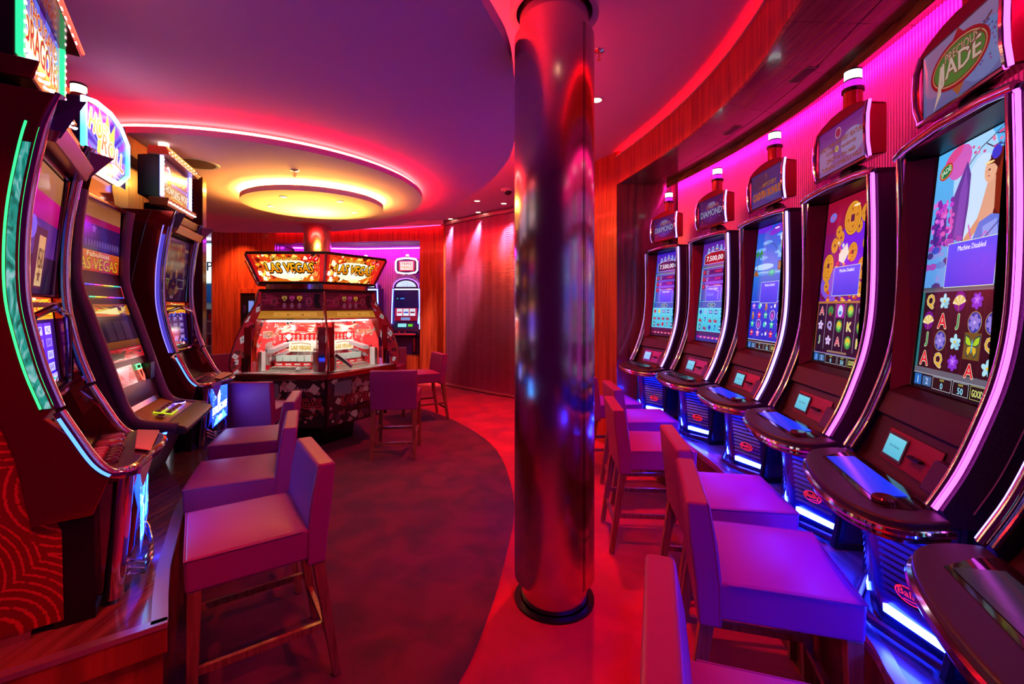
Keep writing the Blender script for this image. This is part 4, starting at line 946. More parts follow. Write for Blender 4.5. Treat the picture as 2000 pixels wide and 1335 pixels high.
def sign_dragons():
    a = Art(.52,.27); R = random.Random(3)
    a.rect(0,0,1,1,'f0f0ff','5018b0'); a.ell(.5,.30,.24,.10,'f8f4ff',24); burst(a,.5,.3,22,1.1,'6070e8',.35); a.ell(.5,.34,.19,.08,'ffffff',24)
    a.rect(0,0,.06,1,'c010c0','802018'); a.rect(.94,0,1,1,'e020c8','a01890'); a.rect(.3,.0,.55,.22,'e03048'); 
    a.text('THOUSAND',.54,.78,.20,'b01020',edge='f0c860',et=.07,ww=.74); a.text('DRAGONS',.5,.46,.36,'d01020',edge='f8e060',et=.06,ww=.88,c2='801020'); a.ell(.62,.44,.012,.02,'4060ff',10); return a
def sign_wolf():
    a = Art(.52,.27); a.rect(0,0,1,1,'5a2830','4a1840'); a.rect(0,.55,1,.8,'a02890','c83070')
    a.ell(.20,.66,.045,.055,'fff0ff',18); a.poly([(.06,.35),(.12,.75),(.20,.80),(.22,.62),(.18,.35)],'8858c0'); a.poly([(.15,.35),(.18,.66),(.26,.55),(.30,.35)],'803028')
    a.text('100.000',.62,.74,.12,'f0b040',ww=.5); a.text('777',.62,.58,.10,'60d080',ww=.46); a.rect(.3,.40,.95,.50,'4838c8')
    a.text('HOWLING WOLF',.54,.26,.20,'f8e8e0',ww=.86,edge='502028',et=.05); a.line([(.3,.12),(.5,.14),(.75,.10)],.006,'ffe0c0'); return a
def belly_art(kind):
    a = Art(.42,.28); R = random.Random(kind+5); a.rect(0,0,1,1,'1028d8','2048f0')
    for i in range(40): a.ell(R.uniform(0,1),R.uniform(0,1),.004,.004,'b0c8ff',6)
    if kind == 3:
        a.ell(.36,.72,.062,.068,'e8f8ff',24); a.poly([(.16,.45),(.22,.70),(.30,.86),(.34,.72),(.36,.45)],'0c1c90'); a.poly([(.24,.5),(.30,.75),(.36,.9),(.33,.6)],'1838c8')
        a.text('HOWLING WOLF',.5,.40,.20,'e8f4ff',ww=.94,edge='0818a0',et=.05); a.poly([(.1,.02),(.3,.24),(.5,.14),(.7,.28),(.95,.04)],'48b0f0'); a.ell(.5,.14,.06,.02,'a0e8ff',14)
    else:
        for i in range(30): a.poly([(R.uniform(0,1),R.uniform(0,1)) for _ in range(3)], R.choice(['28a0f0','60d0ff','1838c8','80f0e0','3060ff']))
    return a
BELLY = artmat('belly_print', 5.0); BELLY.cycles.emission_sampling = 'AUTO'
def reel_machine(kind, loc, rz, label, strip_col):
    r = empty('slot_machine', loc, rz); tag(r, label, 'slot machine', 'chromed reel machines on the left platform')
    core = [(.03,.43),(.10,.47),(.19,.52),(.235,.66),(.205,.705),(.262,.75),(.285,.98),(.245,1.0),(.262,1.03),(.212,1.56),(.16,1.60),(.165,1.66),(.54,1.66),(.54,1.3),(.48,1.0),(.29,.74),(.20,.43)]
    obj('cabinet', MB().prism_x(core, -.268, .268), M_maroon, r, bevel=.003)
    for sx in (-1, 1):
        x0, x1 = sorted((sx*.268, sx*.300))
        side = [(y+.008, z) for y, z in LRAIL]+[(.17,.66),(.115,.60),(.06,.50),(.02,.445),(.06,.335),(.20,.335),(.235,.55),(.29,.75),(.50,1.0),(.55,1.3),(.55,1.66)]
        obj('side_panel', MB().prism_x(side, x0, x1), M_redlac, r, bevel=.004)
        obj('chrome_rail', MB().tube([(sx*.292, y-.002, z) for y, z in LRAIL], .014, 10, up=(1,0,0)), M_chrome, r, smooth=True)
        obj('inner_rail', MB().tube([(sx*.272, y+.008, z) for y, z in LRAIL], .010, 8, up=(1,0,0)), M_chromed, r, smooth=True)
        obj('arm_rail', MB().tube([(sx*.288, y, z) for y, z in LRLOW], .017, 10, up=(1,0,0)), M_chrome, r, smooth=True)
        obj('arm_light', MB().tube([(sx*.301, y+.006, z) for y, z in LRLOW[1:-4]], .006, 6, up=(1,0,0)), glow('blue_arm_glow', (0.06,0.20,1.0), 3.5), r, smooth=True)
        gp_ = [(sx*.3015, y+.038, z) for y, z in LRAIL[4:] ]
        obj('edge_light', MB().tube(gp_, .0030, 6, up=(1,0,0)), glow('edge_glow_%d' % kind, strip_col, 3.0), r, smooth=True)
        gl = MB().strip([(sx*.3018, y+.014, z) for y, z in LRAIL[6:]], [(sx*.3018, y+.033, z) for y, z in LRAIL[6:]])
        obj('side_lens', gl, glow('side_lens_%d' % kind, (0.10,0.75,0.70) if kind == 1 else (0.12,0.08,0.9), 0.7), r)
        if kind == 1 and sx == -1:
            nt = MATS['side_lens_1'].node_tree; tcn = nt.nodes.new('ShaderNodeTexCoord'); mpn = nt.nodes.new('ShaderNodeMapping'); mpn.inputs['Scale'].default_value = (30,30,9)
            nz = nt.nodes.new('ShaderNodeTexNoise'); nz.inputs['Scale'].default_value = 1.4; nz.inputs['Distortion'].default_value = 1.5; rpn = nt.nodes.new('ShaderNodeValToRGB')
            nt.links.new(tcn.outputs['Object'], mpn.inputs[0]); nt.links.new(mpn.outputs[0], nz.inputs['Vector']); nt.links.new(nz.outputs['Fac'], rpn.inputs[0])
            rpn.color_ramp.elements[0].position = .3; rpn.color_ramp.elements[0].color = (0.0,0.10,0.08,1); rpn.color_ramp.elements[1].position = .72; rpn.color_ramp.elements[1].color = (0.55,0.9,1.0,1)
            e_ = rpn.color_ramp.elements.new(.5); e_.color = (0.02,0.50,0.40,1); nt.links.new(rpn.outputs[0], nt.nodes['Principled BSDF'].inputs['Emission Color'])
        # crease lines on the side
        obj('side_trim', MB().tube([(sx*.302, y+.19+.05*math.sin(z*3), z) for y, z in LRAIL], .0035, 6, up=(1,0,0)), M_chromed, r, smooth=True)
    # top visor with pointed corners
    v = obj('visor', MB().hexa([(-.275,.150,1.515),(.275,.150,1.515),(.275,.23,1.53),(-.275,.23,1.53)], [(-.285,.125,1.57),(.285,.125,1.57),(.275,.23,1.60),(-.275,.23,1.60)]), mat('copper_visor',(0.55,0.18,0.10),0.25,0.6), r, bevel=.004)
    for sx in (-1, 1): obj('visor_horn', MB().add([(sx*.27,.14,1.53),(sx*.335,.07,1.64),(sx*.27,.14,1.64),(sx*.27,.22,1.64),(sx*.27,.22,1.54)], [(0,1,2),(2,1,3),(3,1,4),(4,1,0),(0,2,3,4)]), mat('horn_plastic',(0.10,0.05,0.14),0.3), v)
    art_monitor(kind).build('upper_screen', plane_fn((-.25,.2565,1.05),(1,0,0),(0,-.05,.53)), M_dim if kind != 1 else artmat('monitor_print',.8), r)
    obj('screen_frame', MB().tube([(-.256,.250,1.042),(.256,.250,1.042),(.256,.204,1.505),(-.256,.204,1.505)], .009, 6, closed=True), M_chromed, r, smooth=True)
    obj('copper_band', MB().box(-.262,.262,.226,.25,1.0,1.018), mat('copper_band',(0.6,0.25,0.10),0.25,0.7), r)
    art_reels(kind).build('reel_window', plane_fn((-.25,.2225,.735),(1,0,0),(0,.022,.25)), artmat('reel_print_%d' % kind, 2.0 if kind == 1 else 1.2), r).location = (0,0,-.03)
    obj('reel_arch', MB().tube([(-.262,.20,.70),(-.268,.20,.85),(-.255,.205,.97),(0,.20,1.0),(.255,.205,.97),(.268,.20,.85),(.262,.20,.70)], .012, 8), M_chromed, r, smooth=True)
    obj('belly_bar', MB().tube([(-.265,.195,.695),(0,.185,.690),(.265,.195,.695)], .013, 8), M_chrome, r, smooth=True)
    pb = Art(.34,.13); pb.rect(0,0,1,1,'6a3038','7c3a40'); pb.rect(.06,.18,.52,.86,'281418'); pb.rect(.10,.26,.48,.78,'70b8f0','90d0ff'); pb.text('Please insert card',.29,.52,.10,'305080',ww=.3); pb.rect(.66,.5,.86,.58,'180808')
    pb.build('reader_plate', plane_fn((-.24,.183,.530),(1,0,0),(0,.045,.125)), artmat('plate_print',.5), r)
    # button deck
    out = catmull([(-.27,.16,0),(-.275,.03,0),(-.24,-.035,0),(-.14,-.055,0),(-.04,-.075,0),(.08,-.105,0),(.2,-.10,0),(.275,-.05,0),(.285,.03,0),(.27,.16,0)], 4)
    n = len(out); zt = lambda y: .468+.10*min(y,.1)
    vs = [(x,y,zt(y)) for x,y,_ in out]+[(x*.97,y*.97,zt(y)-.05) for x,y,_ in out]
    dk = obj('button_deck', MB().add(vs, [tuple(range(n)), tuple(range(2*n-1,n-1,-1))]+[(i,i+n,(i+1)%n+n,(i+1)%n) for i in range(n)]), mat('deck_brown',(0.07,0.03,0.03),0.25,coat=.3), r, bevel=.006)
    obj('chrome_edge', MB().tube([(x,y,zt(y)-.012) for x,y,_ in out[2:-2]], .011, 8), M_chrome, dk, smooth=True)
    obj('wrist_rest', MB().hexa([(-.10,-.075,.466),(.23,-.09,.466),(.26,-.01,.472),(-.06,-.025,.472)], [(-.10,-.072,.471),(.23,-.086,.471),(.255,-.012,.479),(-.06,-.028,.479)]), mat('tan_rest',(0.85,0.45,0.28),0.45), dk, bevel=.003)
    for row in range(2):
        for i in range(5):
            b_ = obj('button', MB().lathe([(0,.016),(.017,.014),(.022,.006),(.022,.0)], 14), mat('button_row_%d' % row,(0.62,0.20,0.25) if row == 0 else (0.10,0.03,0.05),0.12,coat=.6), dk, smooth=True)
            b_.location = (-.19+.045*i, .075-.045*row, .47); b_.scale = (.95,1.1,1)
    for i in range(2):
        b_ = obj('large_button', MB().lathe([(0,.020),(.034,.017),(.042,.006),(.042,.0)], 20), mat('large_button',(0.42,0.16,0.13),0.10,coat=.7), dk, smooth=True); b_.location = (.085+.085*i, .06, .47)
        obj('button_ring', MB().lathe([(.042,.001),(.046,.006),(.048,.0)], 20), M_chrome, b_, smooth=True)
    obj('ticket_plate', MB().box(-.22,-.07,.105,.155,.470,.474), MATS['tan_rest'], dk)
    # chrome nose under the deck and belly
    obj('nose', MB().hexa([(-.19,-.03,.33),(-.07,-.055,.33),(-.05,.05,.33),(-.19,.05,.33)], [(-.20,-.055,.445),(-.06,-.085,.445),(-.04,.05,.445),(-.20,.05,.445)]), M_chrome, r, bevel=.014, seg=3)
    obj('lower_body', MB().hexa([(-.215,.02,.03),(.26,.02,.03),(.26,.14,.03),(-.215,.14,.03)], [(-.235,-.02,.42),(.26,-.02,.42),(.26,.2,.42),(-.235,.2,.42)]), M_chromed, r, bevel=.01)
    obj('black_box', MB().hexa([(-.285,.055,.0),(.285,.055,.0),(.285,.15,.0),(-.285,.15,.0)], [(-.285,.06,.43),(.285,.06,.43),(.285,.22,.43),(-.285,.22,.43)]), M_black, r)
    bp = obj('belly_panel', MB().prism_x([(-.028,.415),(-.045,.30),(-.035,.17),(-.005,.08),(.04,.06),(.04,.415)], -.21, .23), M_chromed, r, bevel=.008)
    belly_art(kind).build('belly_screen', plane_fn((-.20,-.0495,.13),(1,0,0),(0,0,1)), BELLY, r)
    for q in range(3):
        obj('chrome_lip', MB().tube([(-.215,-.02,.13-.022*q),(-.15,-.055,.085-.022*q),(.02,-.075,.065-.022*q),(.17,-.055,.085-.022*q),(.235,-.02,.13-.022*q)], .006, 8), M_chrome, bp, smooth=True)
    for sx in (-1,1): obj('corner_column', MB().tube([(sx*.235,-.01,.43),(sx*.232,.0,.25),(sx*.215,.02,.02)], .028, 10, up=(1,0,0)), M_chrome if kind == 1 else M_chromed, r, smooth=True)
    # sign
    s = obj('sign', MB().prism_x([(.23,1.74),(.36,1.76),(.36,2.03),(.23,2.05)], -.295, .295), M_black, r, bevel=.008)
    (sign_dragons() if kind == 1 else sign_wolf()).build('sign_face', plane_fn((-.26,.2285,1.762),(1,0,0),(0,0,1)), artmat('dragon_print', 1.05) if kind == 1 else M_scr, s)
    for sx in (-1, 1):
        o_ = obj('side_leds', MB().box(*sorted((sx*.272,sx*.296)), .215,.232, 1.76,2.035), glow('sign_led_%d' % kind, (0.02,0.85,0.28) if kind == 1 else (0.25,0.25,1.0), 1.6 if kind == 1 else 5), s)
        mb = MB()
        for q in range(9): mb.box(*sorted((sx*.276,sx*.284)), .211,.216, 1.775+.029*q,1.783+.029*q)
        w_ = obj('led_dots', mb, glow('white_dot', (0.85,0.9,1.0), 6), s); w_['kind'] = 'stuff'
    bar_m = M_redlac if kind == 1 else mat('orange_bar',(0.6,0.2,0.06),0.3,0.4)
    tb = obj('top_marquee', MB().hexa([(-.315,.17,2.035),(.315,.17,2.035),(.315,.30,2.035),(-.315,.30,2.035)], [(-.29,.20,2.10),(.29,.20,2.10),(.29,.30,2.10),(-.29,.30,2.10)]), bar_m, s, bevel=.005)
    obj('neon_edge', MB().tube([(-.312,.166,2.052),(.312,.166,2.052)], .006, 8), glow('neon_edge_%d' % kind, (1.0,0.03,0.02) if kind == 1 else (1.0,0.35,0.08), 5 if kind == 1 else 1.2), s, smooth=True)
    obj('neon_upper', MB().tube([(-.292,.192,2.095),(.292,.192,2.095)], .005, 8), MATS['neon_edge_%d' % kind], s, smooth=True)
    bb = obj('bottom_marquee', MB().hexa([(-.27,.20,1.70),(.27,.20,1.70),(.27,.30,1.70),(-.27,.30,1.70)], [(-.30,.18,1.75),(.30,.18,1.75),(.30,.30,1.75),(-.30,.30,1.75)]), bar_m, s, bevel=.005)
    for q in range(9):
        for z, y in ((2.07,.178),(1.725,.183)): obj('bulb', MB().lathe([(0,-.009),(.007,-.006),(.009,.0)][::-1], 8), glow('bulb_glow', (0.9,0.95,1.0), 7), s, smooth=True).location = (-.26+.065*q, y, z)
    obj('sign_post', MB().box(-.10,.10,.26,.40,1.655,1.75), M_black, r, bevel=.02)
    if kind != 1:
        lamp = obj('signal_lamp', MB().cyl(-.02,.30,.036,2.10,2.15,20), MATS['red_lens'], r, smooth=True)
        obj('white_lens', MB().cyl(-.02,.30,.033,2.15,2.205,20), glow('warm_lens_glow',(1.0,0.75,0.5),2.6), lamp, smooth=True)
        obj('lamp_cap', MB().cyl(-.02,.30,.036,2.205,2.215,20), M_black, lamp, smooth=True)
        cb_ = MB().tube([(.24,.34,1.72),(.30,.34,1.66),(.36,.33,1.655),(.40,.33,1.70),(.40,.33,1.74)], .003, 5)
        obj('cable', cb_, M_black, r, smooth=True)
    return r
reel_machine(1, (-1.464,1.732,.5), math.atan2(.81,-.58), 'nearest machine on the left, red chromed cabinet with green lit edge and round buttons', (0.02,0.9,0.15))
reel_machine(3, (-2.27,3.446,.5), math.atan2(.944,-.33), 'farthest machine on the left, with moon and wolf picture on sign and belly', (0.15,0.12,1.0))

# ---- flat two-screen machine with an octagonal sign
def flat_machine(loc, rz):
    r = empty('slot_machine', loc, rz); tag(r, 'middle machine on the left with two flat screens and octagonal glowing dice sign', 'slot machine')
    F = catmull([(.42,1.60),(.442,1.40),(.447,1.18),(.430,1.08),(.400,.98),(.335,.76),(.275,.55),(.235,.44),(.18,.385),(.075,.36),(.02,.35)], 4)
    body = [(.47,1.585),(.482,1.19),(.445,1.03),(.36,.74),(.30,.545),(.27,.43),(.30,.33),(.75,.33),(.75,1.585)]
    M_br = mat('brown_face', (0.10,0.04,0.04), 0.3)
    obj('cabinet', MB().prism_x(body, -.275, .275), M_br, r, bevel=.004)
    for sx in (-1, 1):
        obj('side_panel', MB().prism_x([(y+.03,z) for y, z in F]+[(.10,.33),(.75,.33),(.75,1.60)], *sorted((sx*.272,sx*.295))), mat('violet_side',(0.14,0.03,0.10),0.35), r)
        obj('side_bolster', MB().tube([(sx*.277, y+.012, z) for y, z in F], .027, 12, up=(1,0,0)), mat('violet_bolster',(0.16,0.07,0.16),0.3), r, smooth=True)
    obj('top_cap', MB().box(-.295,.295,.44,.75,1.58,1.61), M_redlac, r, bevel=.01)
    R = random.Random(12)
    a = Art(.50,.38); a.rect(0,0,1,1,'301058','2a0c40'); a.rect(0,.78,1,1,'b06a40','98502c'); a.rect(0,.68,1,.78,'a00848'); a.rect(0,.33,1,.45,'402068')
    for i in range(16): a.line([(.02+.06*i,.46),(.10+.06*i,.68)],.003,'602880'); a.ell(.04+.06*i,.41,.010,.022,'6a4a90',8)
    a.rect(0,0,1,.30,'d02018','e06020'); a.text('LAS VEGAS',.5,.11,.17,'f0a820',edge='301008',et=.07,ww=.92); a.text('Fabulous',.5,.25,.07,'f0d0a0',ww=.5); a.star(.38,.62,.03,'7850a0',5)
    a.build('upper_screen', plane_fn((-.25,.4805,1.20),(1,0,0),(0,-.012,.38)), artmat('flat_upper',.75), r)
    a = Art(.44,.075); cols = ['3050ff','8040ff','ff40c0','ff5050','ffb030','f0e040','40e0a0','4080ff']
    for i in range(14):
        c = hexc(cols[i*len(cols)//14]); x = i/14
        a.rect(x,.92,x+1/14,1,c); a.rect(x,0,x+1/14,.08,hexc(cols[(13-i)*len(cols)//14]))
    a.rect(0,0,.012,1,'3050ff'); a.rect(.988,0,1,1,'ff4050')
    a.build('rainbow_frame', plane_fn((-.22,.4400,1.055),(1,0,0),(0,.023,.10)), M_brt, r)
    a = Art(.46,.33); a.rect(0,0,1,1,'1c0c24','241028'); a.rect(0,.80,1,1,'d07818','b04810')
    for i in range(26): a.poly([(R.uniform(0,1),R.uniform(.78,1)) for _ in range(3)], R.choice(['f0c848','e05020','601808','fff0a0']))
    for i in range(3): a.rect(.22+.22*i,.36,.40+.22*i,.70,'3a2438')
    a.rect(0,.22,1,.34,'6a3010','8a4818'); a.rect(0,0,1,.21,'c81828')
    for i in range(22): a.poly([(R.uniform(0,1),R.uniform(0,.2)) for _ in range(3)], R.choice(['f0e8e0','e02838','801018','302028']))
    a.build('lower_screen', plane_fn((-.235,.346,.70),(1,0,0),(0,.088,.305)), artmat('flat_lower',.8), r).location = (0,-.006,.0)
    a = Art(.24,.11); a.rect(0,0,1,1,'282030'); 
    for i in range(26): a.poly([(R.uniform(0,1),R.uniform(0,1)) for _ in range(3)], R.choice(['7a7088','a8a0b8','504060','c03048','382838']))
    a.build('glass_panel', plane_fn((-.235,.3035,.565),(1,0,0),(0,.060,.195)), artmat('flat_small',.5), r).location = (0,-.004,0)
    q = lambda x, z: (x, .300+(z-.545)*.31-.010, z)
    obj('green_slot_light', MB().tube([q(.055,.66),q(.115,.66),q(.115,.635),q(.055,.635)], .004, 6, closed=True), glow('green_slot',(0.1,1.0,0.25),3), r, smooth=True)
    obj('red_slot_light', MB().tube([q(.065,.63),q(.108,.63),q(.112,.595),q(.095,.565),q(.075,.575)], .004, 6, closed=True), glow('red_slot',(1.0,0.08,0.05),3), r, smooth=True)
    obj('bill_slot', MB().box(.15,.22,.285,.33,.56,.66), M_black, r, bevel=.004)
    # deck
    dk = obj('button_deck', MB().prism_x([(.28,.425),(.20,.395),(.075,.372),(.075,.35),(.28,.35)], -.262, .262), mat('amber_deck',(0.95,0.50,0.05),0.35), r, bevel=.003)
    obj('deck_back', MB().prism_x([(.295,.47),(.285,.47),(.262,.425),(.295,.42)], -.262, .262), M_metal, dk)
    obj('wrist_pad', MB().prism_x([(.085,.385),(.0,.355),(-.02,.335),(.0,.305),(.085,.33)], -.285, .285), M_pad, r, bevel=.014, seg=3)
    for i in range(4):
        for j in range(2):
            c = ('5030ff','8070ff','a0c030','a0d020')[3-i]
            b_ = obj('button', MB().box(-.025,.025,-.016,.016,0,.012), mat('clear_button',(0.45,0.22,0.14),0.08,coat=.8), dk, bevel=.005); b_.location = (-.06+.06*i,.13+.05*j,.385+.01*j); b_.rotation_euler = (.2,0,0)
            obj('button_glow', MB().tube([(-.027,-.018,.004),(.027,-.018,.004),(.027,.018,.004),(-.027,.018,.004)], .0022, 6, closed=True), glow('btn_'+('3a20ff','5a48ff','90e020','a0d820')[3-i], hexc(c), 2.5), b_, smooth=True)
    b_ = obj('button', MB().box(-.03,.03,-.02,.02,0,.012), MATS['clear_button'], dk, bevel=.005); b_.location = (-.16,.14,.388); b_.rotation_euler = (.2,0,0)
    b_ = obj('large_button', MB().cyl(0,0,.035,0,.014,24), mat('blue_button',(0.15,0.1,0.6),0.1,coat=.7), dk, smooth=True); b_.location = (.21,.16,.385)
    obj('button_glow', MB().tube([(.037*math.cos(t*PI/8),.037*math.sin(t*PI/8),.006) for t in range(16)], .003, 6, closed=True), glow('violet_ring',(0.45,0.3,1.0),4), b_, smooth=True)
    obj('base', MB().hexa([(-.26,.24,0),(.26,.24,0),(.26,.72,0),(-.26,.72,0)], [(-.28,.10,.335),(.28,.10,.335),(.28,.74,.335),(-.28,.74,.335)]), mat('brown_base',(0.09,0.02,0.03),0.4), r, bevel=.004)
    obj('blue_under_light', MB().box(-.286,-.27,.08,.22,.322,.328), glow('under_blue',(0.01,0.04,1.0),40), r)
    # octagonal sign
    cx, cz, w_, h_ = 0.0, 1.92, .26, .19
    oc = [(-w_,-h_*.45),(-w_*.55,-h_),(w_*.5,-h_),(w_,-h_*.55),(w_,h_*.5),(w_*.6,h_*.9),(w_*.1,h_*1.05),(-w_*.55,h_),(-w_,h_*.85)][0:]
    n = len(oc)
    mb = MB().add([(cx+x,.44,cz+z) for x,z in oc]+[(cx+x,.58,cz+z) for x,z in oc], [tuple(range(n)), tuple(range(2*n-1,n-1,-1))]+[(i,i+n,(i+1)%n+n,(i+1)%n) for i in range(n)])
    s = obj('sign', mb, mat('sign_box',(0.06,0.02,0.09),0.35), r, bevel=.006)
    obj('sign_foot', MB().hexa([(-.16,.46,1.60),(.16,.46,1.60),(.16,.60,1.60),(-.16,.60,1.60)], [(-.10,.46,1.74),(.10,.46,1.74),(.10,.57,1.74),(-.10,.57,1.74)]), M_redlac, r)
    m = bpy.data.materials.new('octagon_neon'); m.use_nodes = True; nt = m.node_tree; b = nt.nodes['Principled BSDF']
    tcn = nt.nodes.new('ShaderNodeTexCoord'); sp = nt.nodes.new('ShaderNodeSeparateXYZ'); mr = nt.nodes.new('ShaderNodeMapRange'); rp = nt.nodes.new('ShaderNodeValToRGB')
    nt.links.new(tcn.outputs['Object'], sp.inputs[0]); nt.links.new(sp.outputs[2], mr.inputs[0]); mr.inputs[1].default_value = cz-h_; mr.inputs[2].default_value = cz+h_
    nt.links.new(mr.outputs[0], rp.inputs[0]); nt.links.new(rp.outputs[0], b.inputs['Emission Color']); b.inputs['Emission Strength'].default_value = 2.6
    rp.color_ramp.elements[0].color = (0.9,0.55,0.4,1); rp.color_ramp.elements[0].position = 0.0; rp.color_ramp.elements[1].color = (0.6,0.6,1.0,1)
    e_ = rp.color_ramp.elements.new(.12); e_.color = (0.05,0.8,0.35,1); e_ = rp.color_ramp.elements.new(.5); e_.color = (0.05,0.5,0.9,1)
    obj('neon_border', MB().tube([(cx+x*.97,.436,cz+z*.97) for x,z in oc], .015, 8, closed=True, up=(0,1,0)), m, s, smooth=True)
    a = Art(.46,.38); a.rect(0,0,1,1,'2818a0','1020b8'); burst(a,.45,.35,26,1.0,'5068e8',.1); burst(a,.45,.3,12,.9,'8838c8',.3)
    a.poly([(.25,.3),(.3,.95),(.42,.7),(.5,.98),(.58,.7),(.70,.9),(.66,.3)],'f8e860'); a.poly([(.32,.3),(.38,.75),(.46,.55),(.52,.8),(.6,.3)],'fff8d0')
    a.text('HOT',.30,.66,.30,'f09020',edge='fff4d8',et=.09,ww=.44,c2='ffe890',rot=-.2); a.text('ROLL',.66,.44,.27,'e04828',edge='fff4d8',et=.09,ww=.58,c2='f0a878',rot=-.22)
    for x, y in ((.32,.24),(.46,.26),(.56,.20)): a.poly([(x-.06,y-.06),(x+.05,y-.08),(x+.07,y+.05),(x-.04,y+.07)],'e81830'); a.ell(x,y,.008,.008,'ffffff',8); a.ell(x-.03,y+.02,.006,.006,'ffffff',8)
    a.poly([(.48,.02),(.60,.0),(.66,.15),(.54,.18)],'b01828'); a.ell(.57,.09,.010,.010,'ffffff',8); a.line([(.1,.2),(.9,.1)],.006,'ffd8e0')
    # clip to the octagon by covering its corners with the housing colour
    P = lambda x, z: ((x+.23)/.46, (z+.19)/.38)
    k = .88; O8 = [P(x*k, z*k) for x, z in oc]
    a.poly([(0,0),(O8[1][0],0),O8[1],O8[0],(0,O8[0][1])],'100830'); a.poly([(1,0),(1,O8[3][1]),O8[3],O8[2],(O8[2][0],0)],'100830')
    a.poly([(1,1),(O8[6][0],1),O8[6],O8[5],O8[4],(1,O8[4][1])],'100830'); a.poly([(0,1),(0,O8[8][1]),O8[8],O8[7],(O8[7][0],1)],'100830'); a.poly([(0,0),(1,0),(1,.02),(0,.02)],'100830')
    a.build('sign_face', plane_fn((cx-.23,.4385,cz-.19),(1,0,0),(0,0,1)), M_brt, s)
    lamp = obj('signal_lamp', MB().cyl(-.08,.53,.036,2.12,2.155,20), MATS['red_lens'], r, smooth=True)
    obj('white_lens', MB().cyl(-.08,.53,.034,2.155,2.20,20), MATS['warm_lens_glow'], lamp, smooth=True); obj('lamp_cap', MB().cyl(-.08,.53,.037,2.20,2.21,20), M_black, lamp, smooth=True)
    return r
fm = flat_machine((-1.90,2.76,.5), math.atan2(.922,-.386)); fm.scale = (1.12,1,1)
# ------------------------------------------------------------------ six-sided coin pusher
PXc, PYc = -2.27, 5.27
pu = empty('coin_pusher', (PXc, PYc, 0)); tag(pu, 'big six-sided coin pusher with lit glass windows and glowing LAS VEGAS header', 'coin pusher')
A0 = -60
def hexv(R_, i): t = math.radians(A0+60*i); return (R_*math.cos(t), R_*math.sin(t))
def hexring(prof, name, m, parent=pu, **k):     # prof [(R,z)]
    vs = []; fs = []
    for R_, z in prof: vs += [(*hexv(R_, i), z) for i in range(6)]
    for j in range(len(prof)-1): fs += [(j*6+i, j*6+(i+1)%6, j*6+6+(i+1)%6, j*6+6+i) for i in range(6)]
    fs.append(tuple(range(5,-1,-1))); q = (len(prof)-1)*6; fs.append(tuple(range(q, q+6)))
    return obj(name, MB().add(vs, fs), m, parent, **k)
M_pred = mat('pusher_red', (0.35,0.012,0.02), 0.2, coat=.6)
M_bronze = mat('bronze_trim', (0.35,0.10,0.08), 0.2, 0.85)
hexring([(.42,0),(.45,.27)], 'plinth', M_black)
hexring([(.76,.27),(.80,.78)], 'cabinet', mat('pusher_dark',(0.03,0.008,0.012),0.25,coat=.4), bevel=.004)
hexring([(.90,.775),(.93,.79),(.935,.84),(.925,.845)], 'ledge', M_bronze, bevel=.004)
hexring([(.91,.8455),(.91,.85)], 'playfield', mat('steel_bed',(0.75,0.72,0.68),0.25,0.4))
hexring([(.66,1.66),(.675,1.665),(.675,1.685),(.66,1.69)], 'upper_shelf', M_black)
hexring([(.60,1.69),(.60,1.745)], 'mirror_band', M_chrome)
hexring([(.67,1.745),(.68,1.75),(.68,1.765)], 'header_base', M_black)
hexring([(.66,1.46),(.655,1.66)], 'display_box', mat('pusher_maroon',(0.10,0.01,0.02),0.25))
hexring([(.80,2.035),(.815,2.04),(.815,2.062),(.79,2.066)], 'header_rim', M_black)
hexring([(.655,1.765),(.795,2.036)], 'header_box', M_pred)
hexring([(.30,.85),(.30,1.46)], 'inner_core', mat('inner_mirror',(0.80,0.72,0.72),0.12,0.85))
HX = lambda R_: R_*math.cos(math.radians(30))
def face_fn(i, z0, z1, R0, R1, wfrac=1.0):    # maps canvas of width W (at bottom) on face between corners i-1 and i
    pass
def face_axes(i):   # face i between corner i-1 and corner i : outward normal and left->right axis seen from outside
    a = Vector(hexv(1, i-1)); b = Vector(hexv(1, i)); n_ = (a+b).normalized(); u = (b-a).normalized(); return n_, u
def trap_fn(i, W, H, zb, zt, Rb, Rt, off=.003, curve=0):
    n_, u = face_axes(i)
    def fn(x, y, l):
        t = y/H; s_ = (x/W-.5); R_ = Rb+(Rt-Rb)*t-curve*math.sin(PI*t)
        wid = (Rb+(Rt-Rb)*t)*.985
        p = n_*(HX(R_)+off+l)+u*(s_*wid); return (p.x, p.y, zb+(zt-zb)*t)
    return fn
